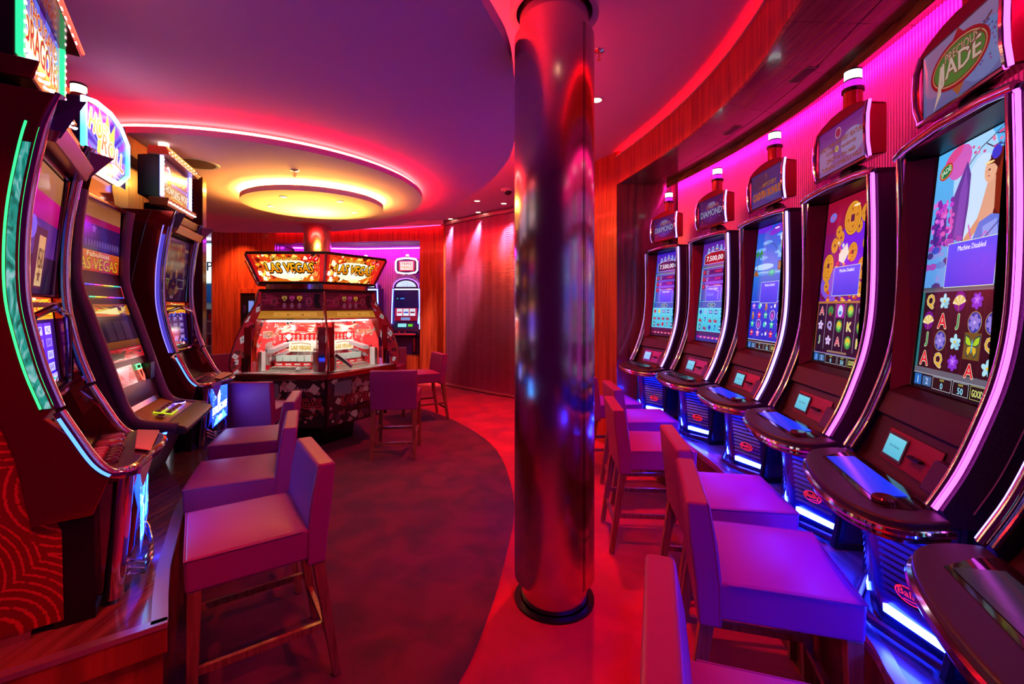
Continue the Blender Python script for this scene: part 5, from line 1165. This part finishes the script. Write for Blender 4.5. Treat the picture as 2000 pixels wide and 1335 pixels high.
def vegas(seed=1):
    a = Art(.76,.27); R = random.Random(seed); a.rect(0,0,1,1,'c86010','d03810')
    for i in range(150): 
        x, y = R.uniform(0,1), R.uniform(0,1); r_ = R.uniform(.03,.10)
        a.poly([(x+r_*.5*math.cos(t+R.uniform(-.3,.3)), y+r_*1.2*math.sin(t+R.uniform(-.3,.3))) for t in (0.3,1.9,3.4,4.8)], R.choice(['e8a020','601008','f0d060','c01810','301008','f8f0c0','e05018','901808','f8c040']))
    a.rect(0,0,.05,1,'b01010'); a.rect(.93,0,1,1,'c01818')
    a.ell(.5,.45,.26,.10,'fff0c8',26); a.poly([(.20,.30),(.18,.68),(.84,.70),(.84,.30)],'fffbe8'); 
    a.text('Fabulous',.46,.86,.14,'e8a020',ww=.36,edge='401008',et=.10); a.text('LAS VEGAS',.51,.50,.34,'c86404',ww=.66,edge='0c0400',et=.15,bold=.045,c2='f0a818')
    a.star(.52,.22,.065,'fffae0',8,.3); a.star(.52,.22,.03,'ffffff',8,.3); a.ell(.55,.08,.08,.018,'fff0a0',16)
    for x, y in ((.80,.86),(.88,.82)): a.poly([(x-.03,y-.08),(x+.03,y-.10),(x+.04,y+.08),(x-.03,y+.09)],'d01020'); a.ell(x,y,.006,.006,'ffffff',8); a.ell(x+.015,y+.04,.005,.005,'ffffff',8)
    for x, y in ((.10,.12),(.17,.30),(.06,.32)): a.poly([(x-.03,y-.08),(x+.02,y-.10),(x+.03,y+.06),(x-.02,y+.08)],'f8f0e0'); a.star(x,y,.006,'202020',4)
    for i in range(5): a.poly([(.84+.03*i,.1),(.855+.03*i,.1),(.875+.025*i,.6),(.86+.025*i,.6)],'d82018')
    return a
def display_art(seed):
    a = Art(.66,.17); R = random.Random(seed); a.rect(0,0,1,1,'5a0a20','400818')
    for i in range(40): a.poly([(R.uniform(0,1),R.uniform(0,1)) for _ in range(3)], R.choice(['480818','6a0c28','380614','500a1c']))
    a.frame(.02,.2,.17,.75,.002,'9a2848'); a.text('BONUS',.095,.55,.12,'902040',ww=.12)
    for x in (.22,.77): a.ell(x,.46,.032,.040,'b03050',20); a.ell(x,.46,.028,.036,'40081a',20); a.ell(x,.46,.018,.022,'a03048',16); a.ell(x,.46,.014,.018,'38060f',16)
    for i, c in enumerate(('a07838','a02868','c08028')):
        x = .38+.12*i; a.ell(x-.02,.70,.016,.018,c,12); a.ell(x+.02,.70,.016,.018,c,12); a.poly([(x-.045,.66),(x+.045,.66),(x,.48)],c); a.ell(x,.62,.008,.010,'401018',8)
        a.ell(x,.24,.018,.026,'b05878',14); a.ell(x,.24,.015,.022,'4a1030',14); a.text(str(i+5),x,.24,.12,'c07890')
    a.poly([(.86,.9),(.95,.9),(.93,.5),(.97,.1),(.88,.1),(.84,.5)],'14040a'); return a
M_hdr = artmat('header_print', 1.35); M_disp = artmat('display_print', .7)
random.seed(21)
def cards_art(w_, h_, seed, base='c01020'):
    a = Art(w_, h_); R = random.Random(seed)
    for i in range(16): a.rect(0,i/16,1,(i+1)/16,base)
    for i in range(26):
        x, y = R.uniform(0,1), R.uniform(0,1); c, s_ = math.cos(i), math.sin(i); q = .035
        P = [(x+(u*c-v*s_)*q/w_, y+(u*s_+v*c)*q/h_) for u, v in ((-.6,-.9),(.6,-.9),(.6,.9),(-.6,.9))]
        if i % 3 == 0: a.poly(P, 'f0d0d8'); a.star(x,y,.010,R.choice(['c01020','201018']),4)
        elif i % 3 == 1: a.ell(x,y,.022,.022,R.choice(['401020','e06078','701028']),10)
        else: a.poly(P, R.choice(['600818','d82040','a01028']))
    return a
white_lamp = glow('cabinet_white', (1.0,0.90,0.80), 60)
for i in range(6):
    n_, u = face_axes(i)
    vis = i in (0, 1)
    ang = math.atan2(u.y, u.x)
    vegas(i).build('header_art', trap_fn(i,.76,.27,1.768,2.034,.66,.80,.006,.0), M_hdr, pu)
    display_art(i).build('display_panel', trap_fn(i,.66,.17,1.475,1.655,.66,.655,.003), M_disp, pu)
    # brow below the display
    q = Art(.66,.09); q.rect(0,0,1,1,'d08a30','b87020'); q.rect(.22,.2,.90,.85,'e0983c'); q.frame(.22,.2,.90,.85,.002,'804010')
    for x in (.32,.48,.66,.82): q.line([(x-.03,.5),(x+.03,.5)],.003,'703810')
    q.ell(.45,.5,.008,.008,'501808',10); q.ell(.68,.5,.008,.008,'501808',10)
    q.build('brow_panel', trap_fn(i,.66,.09,1.385,1.465,.70,.665,.0), artmat('brow_print',.75,.3), pu)
    def rail(name, R0, z0, R1, z1, r_, m):
        a0 = Vector(hexv(R0,i-1)); b0 = Vector(hexv(R0,i)); 
        return obj(name, MB().tube([(a0.x,a0.y,z0),(b0.x,b0.y,z0)], r_, 6), m, pu, smooth=True)
    rail('chrome_rail', .705, 1.378, 0, 0, .010, M_chrome)
    # curved divider fin on corner i
    c = Vector(hexv(1,i)).normalized(); t_ = Vector((-c.y, c.x)); O_ = lambda R_, z, s_: (c.x*R_+t_.x*s_, c.y*R_+t_.y*s_, z)
    outp = [(.935,.845),(.965,.92),(.955,1.0),(.93,1.10),(.885,1.22),(.82,1.36),(.75,1.46),(.70,1.55),(.675,1.665)]
    inp = [(.84,.845),(.83,.92),(.80,1.0),(.77,1.10),(.72,1.22),(.66,1.36),(.62,1.46),(.60,1.55),(.60,1.665)]
    ou = [(R_,z) for R_,z in outp]; n = len(ou); vs = []
    for s_ in (-.008,.008): vs += [O_(R_,z,s_) for R_,z in ou+inp[::-1]]
    m_ = 2*n
    fin = obj('divider_fin', MB().add(vs, [tuple(range(m_)), tuple(range(2*m_-1,m_-1,-1))]+[(k,k+m_,(k+1)%m_+m_,(k+1)%m_) for k in range(m_)]), M_pred, pu)
    obj('fin_edge', MB().tube([O_(R_,z,0) for R_,z in ou], .011, 8, up=(t_.x,t_.y,0)), M_bronze, fin, smooth=True)
    for sd in (-1, 1):
        ar = cards_art(.16,.82,i*2+sd)
        def fnc(x, y, l, sd=sd):
            t = y/.82; k = t*(n-1); a_ = int(min(k,n-2)); f = k-a_
            Ro = outp[a_][0]+(outp[a_+1][0]-outp[a_][0])*f; z = outp[a_][1]+(outp[a_+1][1]-outp[a_][1])*f
            Ri = inp[a_][0]+(inp[a_+1][0]-inp[a_][0])*f; R_ = Ri+(Ro-Ri)*x/.16
            return O_(R_, z, sd*(.0095+l))
        ar.build('fin_art', fnc, artmat('fin_print',.35,.2), fin)
    # header corner post (curved) and lower post
    obj('header_post', MB().tube([(*(c*R_),z) for R_,z in ((.675,1.765),(.708,1.83),(.758,1.93),(.815,2.04))], .014, 8), M_bronze, pu, smooth=True)
    obj('corner_post', MB().tube([(*(c*.80),.28),(*(c*.83),.78)], .018, 8), M_black, pu, smooth=True)
    # lower panel print
    la = Art(.78,.48); R = random.Random(i+40); la.rect(0,0,1,1,'1c0610','280814')
    for k in range(70):
        x, y = R.uniform(0,1), R.uniform(0,.95); r_ = R.uniform(.02,.08)
        la.poly([(x+r_*math.cos(t),y+r_*1.6*math.sin(t)) for t in (.2,1.7,3.3,4.9)], R.choice(['4a0c18','701828','100408','8a3040','2a0a14','a05060','3a1028']))
    la.rect(.12,.62,.40,.92,'603048'); la.text('Fabulous',.62,.80,.10,'b04868',ww=.4); la.text('LAS VEGAS',.60,.50,.20,'30040c',ww=.70,edge='c01828',et=.07); la.rect(.3,.22,.8,.30,'180408')
    la.build('lower_art', trap_fn(i,.78,.48,.285,.77,.763,.80,.003), artmat('lower_print',.32,.3), pu)
    if vis: obj('foot_bar', MB().hexa([tuple(n_*(HX(.77)+d)+u*s_)+(z,) for d,s_,z in ((.003,.02,.40),(.003,.30,.40),(.0,.30,.40),(.0,.02,.40))], [tuple(n_*(HX(.77)+d)+u*s_)+(z,) for d,s_,z in ((.06,.02,.44),(.06,.30,.44),(.0,.30,.44),(.0,.02,.44))]), M_pred, pu)
    if not vis: 
        continue
    # interior seen through the glass
    L2 = lambda d, s_, z: (n_.x*d+u.x*s_, n_.y*d+u.y*s_, z)
    def qbox(d0,d1,s0,s1,z0,z1): return MB().hexa([L2(d1,s0,z0),L2(d1,s1,z0),L2(d0,s1,z0),L2(d0,s0,z0)], [L2(d1,s0,z1),L2(d1,s1,z1),L2(d0,s1,z1),L2(d0,s0,z1)])
    obj('window_glass', MB().add([L2(HX(.91),-.44,.85),L2(HX(.91),.44,.85),L2(HX(.70),.335,1.375),L2(HX(.70),-.335,1.375)], [(0,1,2,3)]), mat('window_glass',(0.98,0.98,0.98),0.0,trans=1.0,ior=1.01), pu)
    # side walls with printed red panels
    for sd in (-1, 1):
        a = Art(.30,.52); R = random.Random(i*3+sd+70); a.rect(0,0,1,1,'d81828','e83030')
        for k in range(80):
            x, y = R.uniform(0,1), R.uniform(0,1); a.ell(x,y,R.uniform(.008,.024),R.uniform(.008,.03),R.choice(['ffffff','ffffff','e8e8f0','f8e0d8','1c1418','a01018','f8c0b8']),9)
        a.rect(.2,.62,.8,.76,'fff4e0'); a.text('BONUS',.5,.69,.09,'e0a020',ww=.5,edge='402008',et=.06)
        a.poly([(.25,.1),(.5,.06),(.62,.4),(.4,.55),(.28,.5)],'fafafa'); a.poly([(.6,.14),(.85,.2),(.8,.42),(.6,.36)],'18141a'); a.star(.72,.28,.03,'fafafa',4)
        p0 = L2(HX(.80), sd*.30, .86); p1 = L2(.34, sd*.17, .86); p0v = Vector(p0); p1v = Vector(p1)
        o_, e1 = (p0v, (p1v-p0v)) if sd < 0 else (p1v, (p0v-p1v))
        wdt = e1.length; e1 = e1.normalized()
        a.build('side_print', lambda x, y, l, o_=o_, e1=e1, wdt=wdt: tuple(o_+e1*(x/.30*wdt)+Vector((0,0,y)))[:3], M_prt, pu)
        # mirrored steps beside the divider
        for k in range(6):
            st = obj('mirror_step', qbox(HX(.62-.03*k)+.03, HX(.62-.03*k)+.10, sd*.30-.035, sd*.30+.035, 1.0+.06*k, 1.012+.06*k), M_chrome, pu)
        mp_ = obj('mirror_post', qbox(HX(.86), HX(.86)+.012, sd*.385-.03, sd*.385+.03, .86, 1.0), M_chromed, pu)
        obj('red_post', qbox(HX(.84)-.02, HX(.84), sd*.37-.035, sd*.37+.035, .86, 1.30), M_pred, pu)
        obj('clear_box', qbox(HX(.80)-.10, HX(.80)-.02, sd*.29-.03, sd*.29+.03, .855, 1.05), mat('white_box',(0.85,0.85,0.88),0.2), pu)
    # back: upper sloped red print, header, pay box
    a = Art(.50,.16); R = random.Random(i+90); a.rect(0,0,1,1,'e02018','f03828')
    for k in range(30): a.poly([(R.uniform(0,1),R.uniform(0,1)) for _ in range(3)], R.choice(['fff0e8','fff8f0','c01010','f8b8a0','801010','e83028']))
    a.build('canopy_print', plane_fn(L2(HX(.42),-.25,1.22),(u.x,u.y,0),(n_.x*.14,n_.y*.14,.14)), M_prt, pu)
    a = Art(.44,.07); a.rect(0,0,1,1,'d01818'); 
    for k in range(9): a.ell(.06+.11*k,.6,.014,.018,'ffffff',8); a.ell(.06+.11*k,.6,.007,.009,'201010',6); a.rect(.03+.11*k,.0,.09+.11*k,.25,'f8e8e0')
    a.build('canopy_edge', plane_fn(L2(HX(.50),-.22,1.15),(u.x,u.y,0),(0,0,1)), M_prt, pu)
    a = Art(.26,.11); a.rect(0,0,1,1,'f0e0b8','fff8e0'); a.text('LAS VEGAS',.5,.38,.36,'f0b820',ww=.8,bold=.05,edge='201008',et=.07); a.line([(.1,.75),(.5,.85),(.9,.7)],.01,'c08030')
    a.build('pay_sign', plane_fn(L2(HX(.50),-.10,1.03),(u.x,u.y,0),(0,0,1)), M_scr, pu)
    obj('slide_box', qbox(.28,HX(.60),-.19,.19,.86,.93), M_metal, pu)
    for k in range(5): obj('coin_chute', qbox(HX(.56),HX(.60)+.02,-.18+.075*k,-.12+.075*k,.94,1.0), mat('clear_chute',(0.70,0.80,0.76),0.1,coat=.5), pu)
    a = Art(.38,.035); a.rect(0,0,1,1,'e02028')
    for k in range(4): a.rect(.04+.25*k,.3,.2+.25*k,.7,'fff0f0')
    a.build('arrow_strip', plane_fn(L2(HX(.62)+.012,-.19,.892),(u.x,u.y,0),(0,0,1)), M_prt, pu)
    obj('coin_shelf', qbox(HX(.62),HX(.74),-.20,.20,.852,.885), M_metal, pu)
    mb = MB(); R = random.Random(i+7)
    for k in range(90):
        d_, s_ = R.uniform(HX(.62),HX(.74)), R.uniform(-.19,.19); p = L2(d_,s_,0); mb.cyl(p[0],p[1],.010,.885,.889+R.uniform(0,.006),8)
    for k in range(140):
        d_, s_ = R.uniform(HX(.75),HX(.83)), R.uniform(-.24,.24); p = L2(d_,s_,0); mb.cyl(p[0],p[1],.010,.850,.853+R.uniform(0,.010),8)
    o = obj('coins', mb, mat('coin_silver',(0.70,0.62,0.52),0.25,0.9), pu); o['kind'] = 'stuff'
    # ramps carrying coins, prize ball
    sg = -1 if i == 0 else 1
    obj('coin_ramp', MB().hexa([L2(.40,sg*.10,1.02),L2(.40,sg*.14,1.02),L2(.62,sg*.30,.90),L2(.58,sg*.30,.90)], [L2(.40,sg*.10,1.06),L2(.40,sg*.14,1.06),L2(.62,sg*.30,.94),L2(.58,sg*.30,.94)]), M_metal, pu)
    obj('chip_rail', MB().hexa([L2(.42,sg*.09,1.09),L2(.42,sg*.15,1.09),L2(.60,sg*.24,1.03),L2(.58,sg*.18,1.03)], [L2(.42,sg*.09,1.13),L2(.42,sg*.15,1.13),L2(.60,sg*.24,1.07),L2(.58,sg*.18,1.07)]), mat('chip_rail',(0.35,0.30,0.32),0.4), pu)
    if i == 1: obj('coin_gun', MB().tube([L2(.70,-.30,1.02),L2(.76,-.14,.885)], .022, 10), mat('clear_gun',(0.92,0.90,0.90),0.1,coat=.5), pu, smooth=True)
    else:
        bl = obj('white_ball', MB().lathe([(0,-.025),(.016,-.018),(.025,0),(.016,.018),(0,.025)], 16), mat('white_plastic',(0.9,0.9,0.92),0.3), pu, smooth=True); bl.location = L2(HX(.80),.12,.878)
    obj('lamp_bar', qbox(HX(.70)-.06,HX(.70)-.03,-.30,.30,1.352,1.365), white_lamp, pu)
    pp = L2(HX(.66),0,1.335); area('window_lamp', (PXc+pp[0],PYc+pp[1],pp[2]), (-n_.x*.55,-n_.y*.55,-.8), .5, 30, (1.0,0.92,0.82), .03)
    bl = obj('round_lamp', MB().lathe([(0,-.03),(.022,-.02),(.032,0),(.022,.02),(0,.03)], 14), glow('round_lamp_glow',(1,.95,.9),30), pu, smooth=True); bl.location = L2(.42,sg*.10,1.19)
    bl = obj('coin_knob', MB().lathe([(0,.02),(.014,.014),(.018,0)], 12), M_black, pu, smooth=True); bl.location = L2(HX(.69),.03*sg,1.33)
# ------------------------------------------------------------------ far slot machines in the niche
def far_machine(loc, rz, lab):
    r = empty('slot_machine', loc, rz); tag(r, lab, 'slot machine', 'slot machines in the far niche')
    obj('cabinet', MB().prism_x([(.0,.40),(.03,.62),(.10,.70),(.13,1.42),(.5,1.42),(.5,0),(.06,0),(.04,.38)], -.30, .30), mat('indigo_body',(0.04,0.01,0.14),0.25), r, bevel=.01)
    arch = [(.28*math.cos(t*PI/12),1.42+.20*math.sin(t*PI/12)) for t in range(13)]; n = 13
    obj('arch_top', MB().add([(x,.10,z) for x,z in arch]+[(x,.4,z) for x,z in arch], [tuple(range(n)), tuple(range(2*n-1,n-1,-1))]+[(i,i+n,(i+1)%n+n,(i+1)%n) for i in range(n)]), MATS['indigo_body'], r)
    obj('arch_neon', MB().tube([(x,.095,z) for x,z in arch], .012, 6, up=(0,1,0)), glow('violet_arch',(0.3,0.12,1.0),3), r, smooth=True)
    a = Art(.44,.14); 
    R = random.Random(6); a.poly([(.5+.5*math.cos(t*PI/12),.02+.96*math.sin(t*PI/12)) for t in range(13)],'d8e8ff')
    for k in range(50): t = R.uniform(0,PI); q = R.uniform(0,.9); a.ell(.5+.5*q*math.cos(t),.04+.9*q*math.sin(t),.006,.006,R.choice(['4060e0','8090ff','2030a0','ffffff']),6)
    a.build('arch_print', plane_fn((-.22,.098,1.435),(1,0,0),(0,0,1)), M_scr, r)
    obj('side_neon', MB().tube([(-.285,.10,1.40),(-.30,.085,1.0),(-.285,.02,.66)], .012, 6), glow('blue_neon',(0.12,0.22,1.0),6), r, smooth=True)
    obj('side_neon', MB().tube([(.285,.10,1.40),(.30,.085,1.0),(.285,.02,.66)], .014, 6), MATS['blue_neon'], r, smooth=True)
    obj('top_neon', MB().box(-.26,.26,.118,.128,1.375,1.40), glow('ice_neon',(0.6,0.7,1.0),4), r)
    a = Art(.50,.68); a.rect(0,0,1,1,'180428'); a.rect(.02,.40,.98,.98,'100a40'); a.ell(.12,.72,.018,.014,'20c090',12); a.rect(.24,.70,.42,.74,'3080e0'); a.line([(.1,.9),(.6,.88)],.003,'4030a0')
    a.rect(.02,.16,.98,.42,'c01848'); 
    for k in range(3):
        a.rect(.10+.28*k,.18,.34+.28*k,.40,'e8f0ff'); a.rect(.12+.28*k,.26,.32+.28*k,.31,('d02050','4040c0','801030')[k]); a.line([(.13+.28*k,.36),(.31+.28*k,.36)],.006,'203080')
    a.rect(0,.02,1,.14,'8a0820','a01028'); a.rect(.28,.04,.68,.13,'8090d0')
    a.build('screen', plane_fn((-.25,.094,.70),(1,0,0),(0,.03,.70)), M_scr, r)
    a = Art(.44,.12); a.rect(0,0,1,1,'081838'); a.rect(.2,.3,.62,.9,'90e8f0'); a.rect(.70,.4,.92,.8,'60e020'); a.build('player_display', plane_fn((-.24,.005,.55),(1,0,0),(0,.02,.12)), M_scr, r)
    obj('tray', MB().prism_x([(.02,.50),(-.12,.46),(-.14,.42),(0,.38),(.05,.4)], -.28, .28), M_chromed, r, bevel=.01)
    for k in range(2): obj('button', MB().cyl(-.10+.12*k,-.06,.028,.475,.492,12), mat('red_button',(0.7,0.03,0.04),0.2), r, smooth=True)
    obj('cash_door', MB().tube([(.20,.03,.36),(.20,.05,.06)], .03, 8), M_chromed, r, smooth=True)
    s = obj('sign', MB().prism_x([(.14,1.72),(.26,1.72),(.26,2.05),(.14,2.05)], -.24, .24), MATS['indigo_body'], r, bevel=.04)
    P = [(-.20,1.75),(-.05,1.725),(.05,1.725),(.20,1.75),(.235,1.80),(.235,1.98),(.20,2.03),(.05,2.055),(-.05,2.055),(-.20,2.03),(-.235,1.98),(-.235,1.80)]
    obj('neon_border', MB().tube([(x,.135,z) for x,z in P], .018, 8, closed=True, up=(0,1,0)), glow('white_neon',(0.75,0.8,1.0),4), s, smooth=True)
    a = Art(.34,.22); a.rect(0,0,1,1,'f03050','f060a0'); a.rect(.1,.1,.9,.9,'fff4f0'); a.text('TRIPLE',.5,.70,.24,'d03050',ww=.66); a.text('TRIPLE',.5,.34,.26,'f08030',ww=.72); a.build('sign_face', plane_fn((-.17,.138,1.78),(1,0,0),(0,0,1)), M_scr, s)
    for k in range(9):
        t = PI*(.06+.11*k); x, z = .27*math.cos(t), 1.46+.22*math.sin(t)
        obj('tile', MB().box(x-.035,x+.035,.12,.16,z-.025,z+.045), mat('pearl_tile',(0.5,0.55,0.75),0.3), r)
    lamp = obj('signal_lamp', MB().cyl(0,.2,.03,2.05,2.10,12), M_black, r); obj('white_lens', MB().cyl(0,.2,.032,2.10,2.14,12), MATS['warm_lens_glow'], lamp)
    return r
far_machine((-2.27,9.62,.5), math.radians(-4), 'far slot machine with rounded arch and white lit sign in ribbed niche behind pusher')
far_machine((-3.20,9.75,.5), math.radians(-2), 'far slot machine hidden behind the pusher, only its signal lamp showing above')
obj('side_lamp', MB().box(-1.915,-1.90,9.38,9.44,1.05,1.32), glow('side_lamp',(0.15,0.3,1.0),5)).update_tag()
tag(bpy.data.objects['side_lamp'], 'small glowing blue lamp beside the far slot machine', 'lamp')

# ------------------------------------------------------------------ shop front glimpsed beyond the doorway on the left
sf = empty('shop_front', (-7.2, 11.2, 0)); sf['kind'] = 'structure'
obj('shop_wall', MB().box(-1.6,1.6,.12,.2,0,3.1), mat('grey_tile',(0.35,0.5,0.5),0.4), sf)
a = Art(3.0,1.0); a.rect(0,0,1,1,'f0f8f8'); a.rect(0,.93,1,1,'a0d8e0'); a.rect(0,0,1,.05,'b8e8f0'); a.text('PA',.435,.42,.22,'202838',ww=.125)
sb = a.build('backlit_fascia', plane_fn((-1.5,.11,2.1),(1,0,0),(0,0,1)), artmat('fascia_print',1.5), sf)
a = Art(3.0,.45); a.rect(0,0,1,1,'0a2a60','104078')
R = random.Random(9)
for k in range(40): a.ell(R.uniform(0,1),R.uniform(0,1),R.uniform(.02,.08),R.uniform(.01,.05),R.choice(['2070c0','60b0e0','0a1c50','c03050','3050a0']),10)
a.build('display_band', plane_fn((-1.5,.11,1.62),(1,0,0),(0,0,1)), artmat('band_print',1.0), sf)
for k in range(5):
    obj('shelf', MB().box(-1.5,1.5,-.1,.12,.25+.30*k,.27+.30*k), mat('shelf_white',(0.6,0.75,0.75),0.4), sf)
obj('shop_light', MB().box(-1.4,1.4,-.3,-.2,2.98,3.0), glow('shop_light',(0.7,0.95,1.0),10), sf)
for k in range(10):
    b_ = obj('shop_carton', MB().box(-.06,.06,-.05,.05,0,.18), mat(('carton_red','carton_dark','carton_teal')[k%3],((0.5,0.05,0.06),(0.05,0.05,0.08),(0.1,0.4,0.4))[k%3],0.4)); b_.location = (-7.5+.14*(k%5),11.18,.57+.60*(k//5))
    tag(b_, ('red','black','teal')[k%3]+' carton on the '+('lower','upper')[k//5]+' shop shelf glimpsed through the doorway, number '+('one','two','three','four','five')[k%5]+' from left', 'carton', 'cartons on the shop shelves')
obj('door_jamb', MB().box(-6.475,-6.452,9.80,9.95,0,3.15), M_edge)['kind'] = 'structure'
# wall terminal in its wooden frame
wt = empty('wall_terminal', (-5.62, 9.725, 0)); tag(wt, 'black card terminal in a wooden frame on the far wooden wall', 'terminal')
for s_ in ((-.24,-.16,.65,1.80),(.16,.24,.65,1.80),(-.24,.24,1.80,1.90)): obj('frame_board', MB().box(s_[0],s_[1],-.05,.04,s_[2],s_[3]), M_wood, wt, bevel=.004)
obj('back_plate', MB().box(-.16,.16,-.03,.0,.65,1.80), M_black, wt)
obj('display', MB().box(.01,.12,-.034,-.03,1.40,1.64), glow('terminal_blue',(0.15,0.22,0.6),1.2), wt)
obj('key_slot', MB().box(-.10,-.05,-.04,-.03,1.38,1.55), M_metal, wt); obj('card_slot', MB().cyl(0.02,-.035,.035,1.24,1.30,10), M_edge, wt)

# ------------------------------------------------------------------ ceiling fittings
def downlight(x, y, z, lab, grp, power, d=(0,0,-1), col=WARM, r=.045, ang=70, lens=8):
    t = empty('downlight', (x, y, z)); tag(t, lab, 'downlight', grp)
    obj('ring', MB().lathe([(r,.0),(r*1.25,-.002),(r*1.28,-.005),(r*.98,-.006),(r*.9,-.001)], 20), mat('fitting_white',(0.8,0.75,0.72),0.4), t, smooth=True)
    obj('lens', MB().cyl(0,0,r*.9,-.003,-.001,20), glow('downlight_lens',(1.0,0.72,0.42),lens), t)
    if power: spot('spot_lamp', (x, y, z-.02), d, power, col, ang, .8, .035)
zc = 2.60
for px, py, w_ in ((554,384,'left front'),(664,393,'right front'),(529,402,'far left'),(616,418,'rear middle'),(692,414,'far right')):
    Z = 889*(zc-1.5)/(600-py); downlight((px-1000)*Z/889, Z, zc, w_+' downlight of the five in the small yellow ceiling disc', 'downlights in the small disc', 10, ang=110, r=.032)
for px, py, w_, D in ((932,392,'nearest left',(-.3,.9,-1)),(984,397,'nearest right',(.15,.8,-1)),(934,414,'middle',(-.1,.5,-1)),(880,427,'farthest left',(-.1,.35,-1))):
    Z = 889*(ZC-1.5)/(600-py); downlight((px-1000)*Z/889, Z, ZC, w_+' small downlight in the ceiling before the mesh curtain', 'downlights before the mesh curtain', 420, D, ang=34, r=.045, col=(1.0,0.42,0.45))
RW = (1.0, 0.02, 0.02)
downlight(.67, 3.62, ZC, 'small bright downlight just right of the large column', None, 230, (.0,0,-1), RW, ang=100)
downlight(.30, 1.15, ZC, 'added downlight in front of the large column, above the picture', None, 150, (-.05,.3,-1), RW, ang=84)  # unseen fitting, added to redden the floor by the column
downlight(-1.15, .55, ZC, 'added red downlight above the red glass partition, outside the picture', None, 150, (-.30,.42,-1.15), (1.0,0.03,0.02), ang=46)  # unseen fitting, added to brighten the partition
downlight(-.4, 6.0, ZC, 'downlight hidden behind the large column', None, 280, (.0,-.05,-1), RW, ang=80)
downlight(-4.6, 8.9, ZC, 'downlight glowing above the far left wooden wall', 'downlights over the far wall', 60, (-.2,.6,-1), (1,.2,.1), ang=70)
downlight(-5.7, 9.1, ZC, 'downlight above the wooden wall left of the pusher', 'downlights over the far wall', 200, (-.1,.5,-1), (1,.28,.08), ang=80)
sp = empty('ceiling_speaker', (-2.64, 3.81, 2.70)); tag(sp, 'round dark ceiling speaker recessed in the orange ceiling disc', 'speaker')
obj('rim', MB().lathe([(.135,-.001),(.150,-.004),(.162,-.003),(.165,.0)], 40), MATS['fitting_white'], sp, smooth=True)
obj('grille', MB().cyl(0,0,.138,-.0025,-.001,40), mat('speaker_grille',(0.16,0.07,0.06),0.6,noise=.6,nscale=200), sp)
def sprinkler(x, y, z, lab):
    t = empty('sprinkler', (x, y, z)); tag(t, lab, 'sprinkler', 'ceiling sprinklers')
    obj('rose', MB().lathe([(0,-.012),(.014,-.012),(.034,-.004),(.036,0)], 20), M_chrome, t, smooth=True)
    obj('frame', MB().tube([(-.008,0,-.012),(-.016,0,-.03),(-.008,0,-.052),(.008,0,-.052),(.016,0,-.03),(.008,0,-.012)], .003, 6, closed=True, up=(0,1,0)), M_chrome, t, smooth=True)
    obj('bulb', MB().cyl(0,0,.003,-.05,-.012,8), MATS['red_lens'], t); obj('deflector', MB().cyl(0,0,.013,-.057,-.054,12), M_chrome, t)
sprinkler(.56, 2.93, ZC, 'chrome sprinkler on the purple ceiling right of the large column')
sprinkler(-1.90, 3.98, 2.70, 'chrome sprinkler on the orange disc above the small yellow disc')
dc = empty('dome_camera', (-.06, 6.37, ZC)); tag(dc, 'dome security camera on the ceiling just left of the large column', 'camera')
obj('mount', MB().lathe([(0,-.03),(.07,-.03),(.095,-.012),(.10,0)], 24), MATS['fitting_white'], dc, smooth=True)
obj('dome', MB().lathe([(0,-.085),(.035,-.075),(.055,-.05),(.06,-.03)], 20), mat('smoked_dome',(0.02,0.01,0.03),0.05,coat=1), dc, smooth=True)
# unseen uplight added on the pusher roof to wash the small disc yellow
up = obj('added_uplight', MB().cyl(0,0,.10,2.067,2.10,20), glow('added_uplight',(1.0,0.60,0.15),6), pu)
spot('added_up_spot', (PXc, PYc, 2.12), (0.04,-.28,1), 300, (1.0,0.58,0.055), 128, .5, .1)
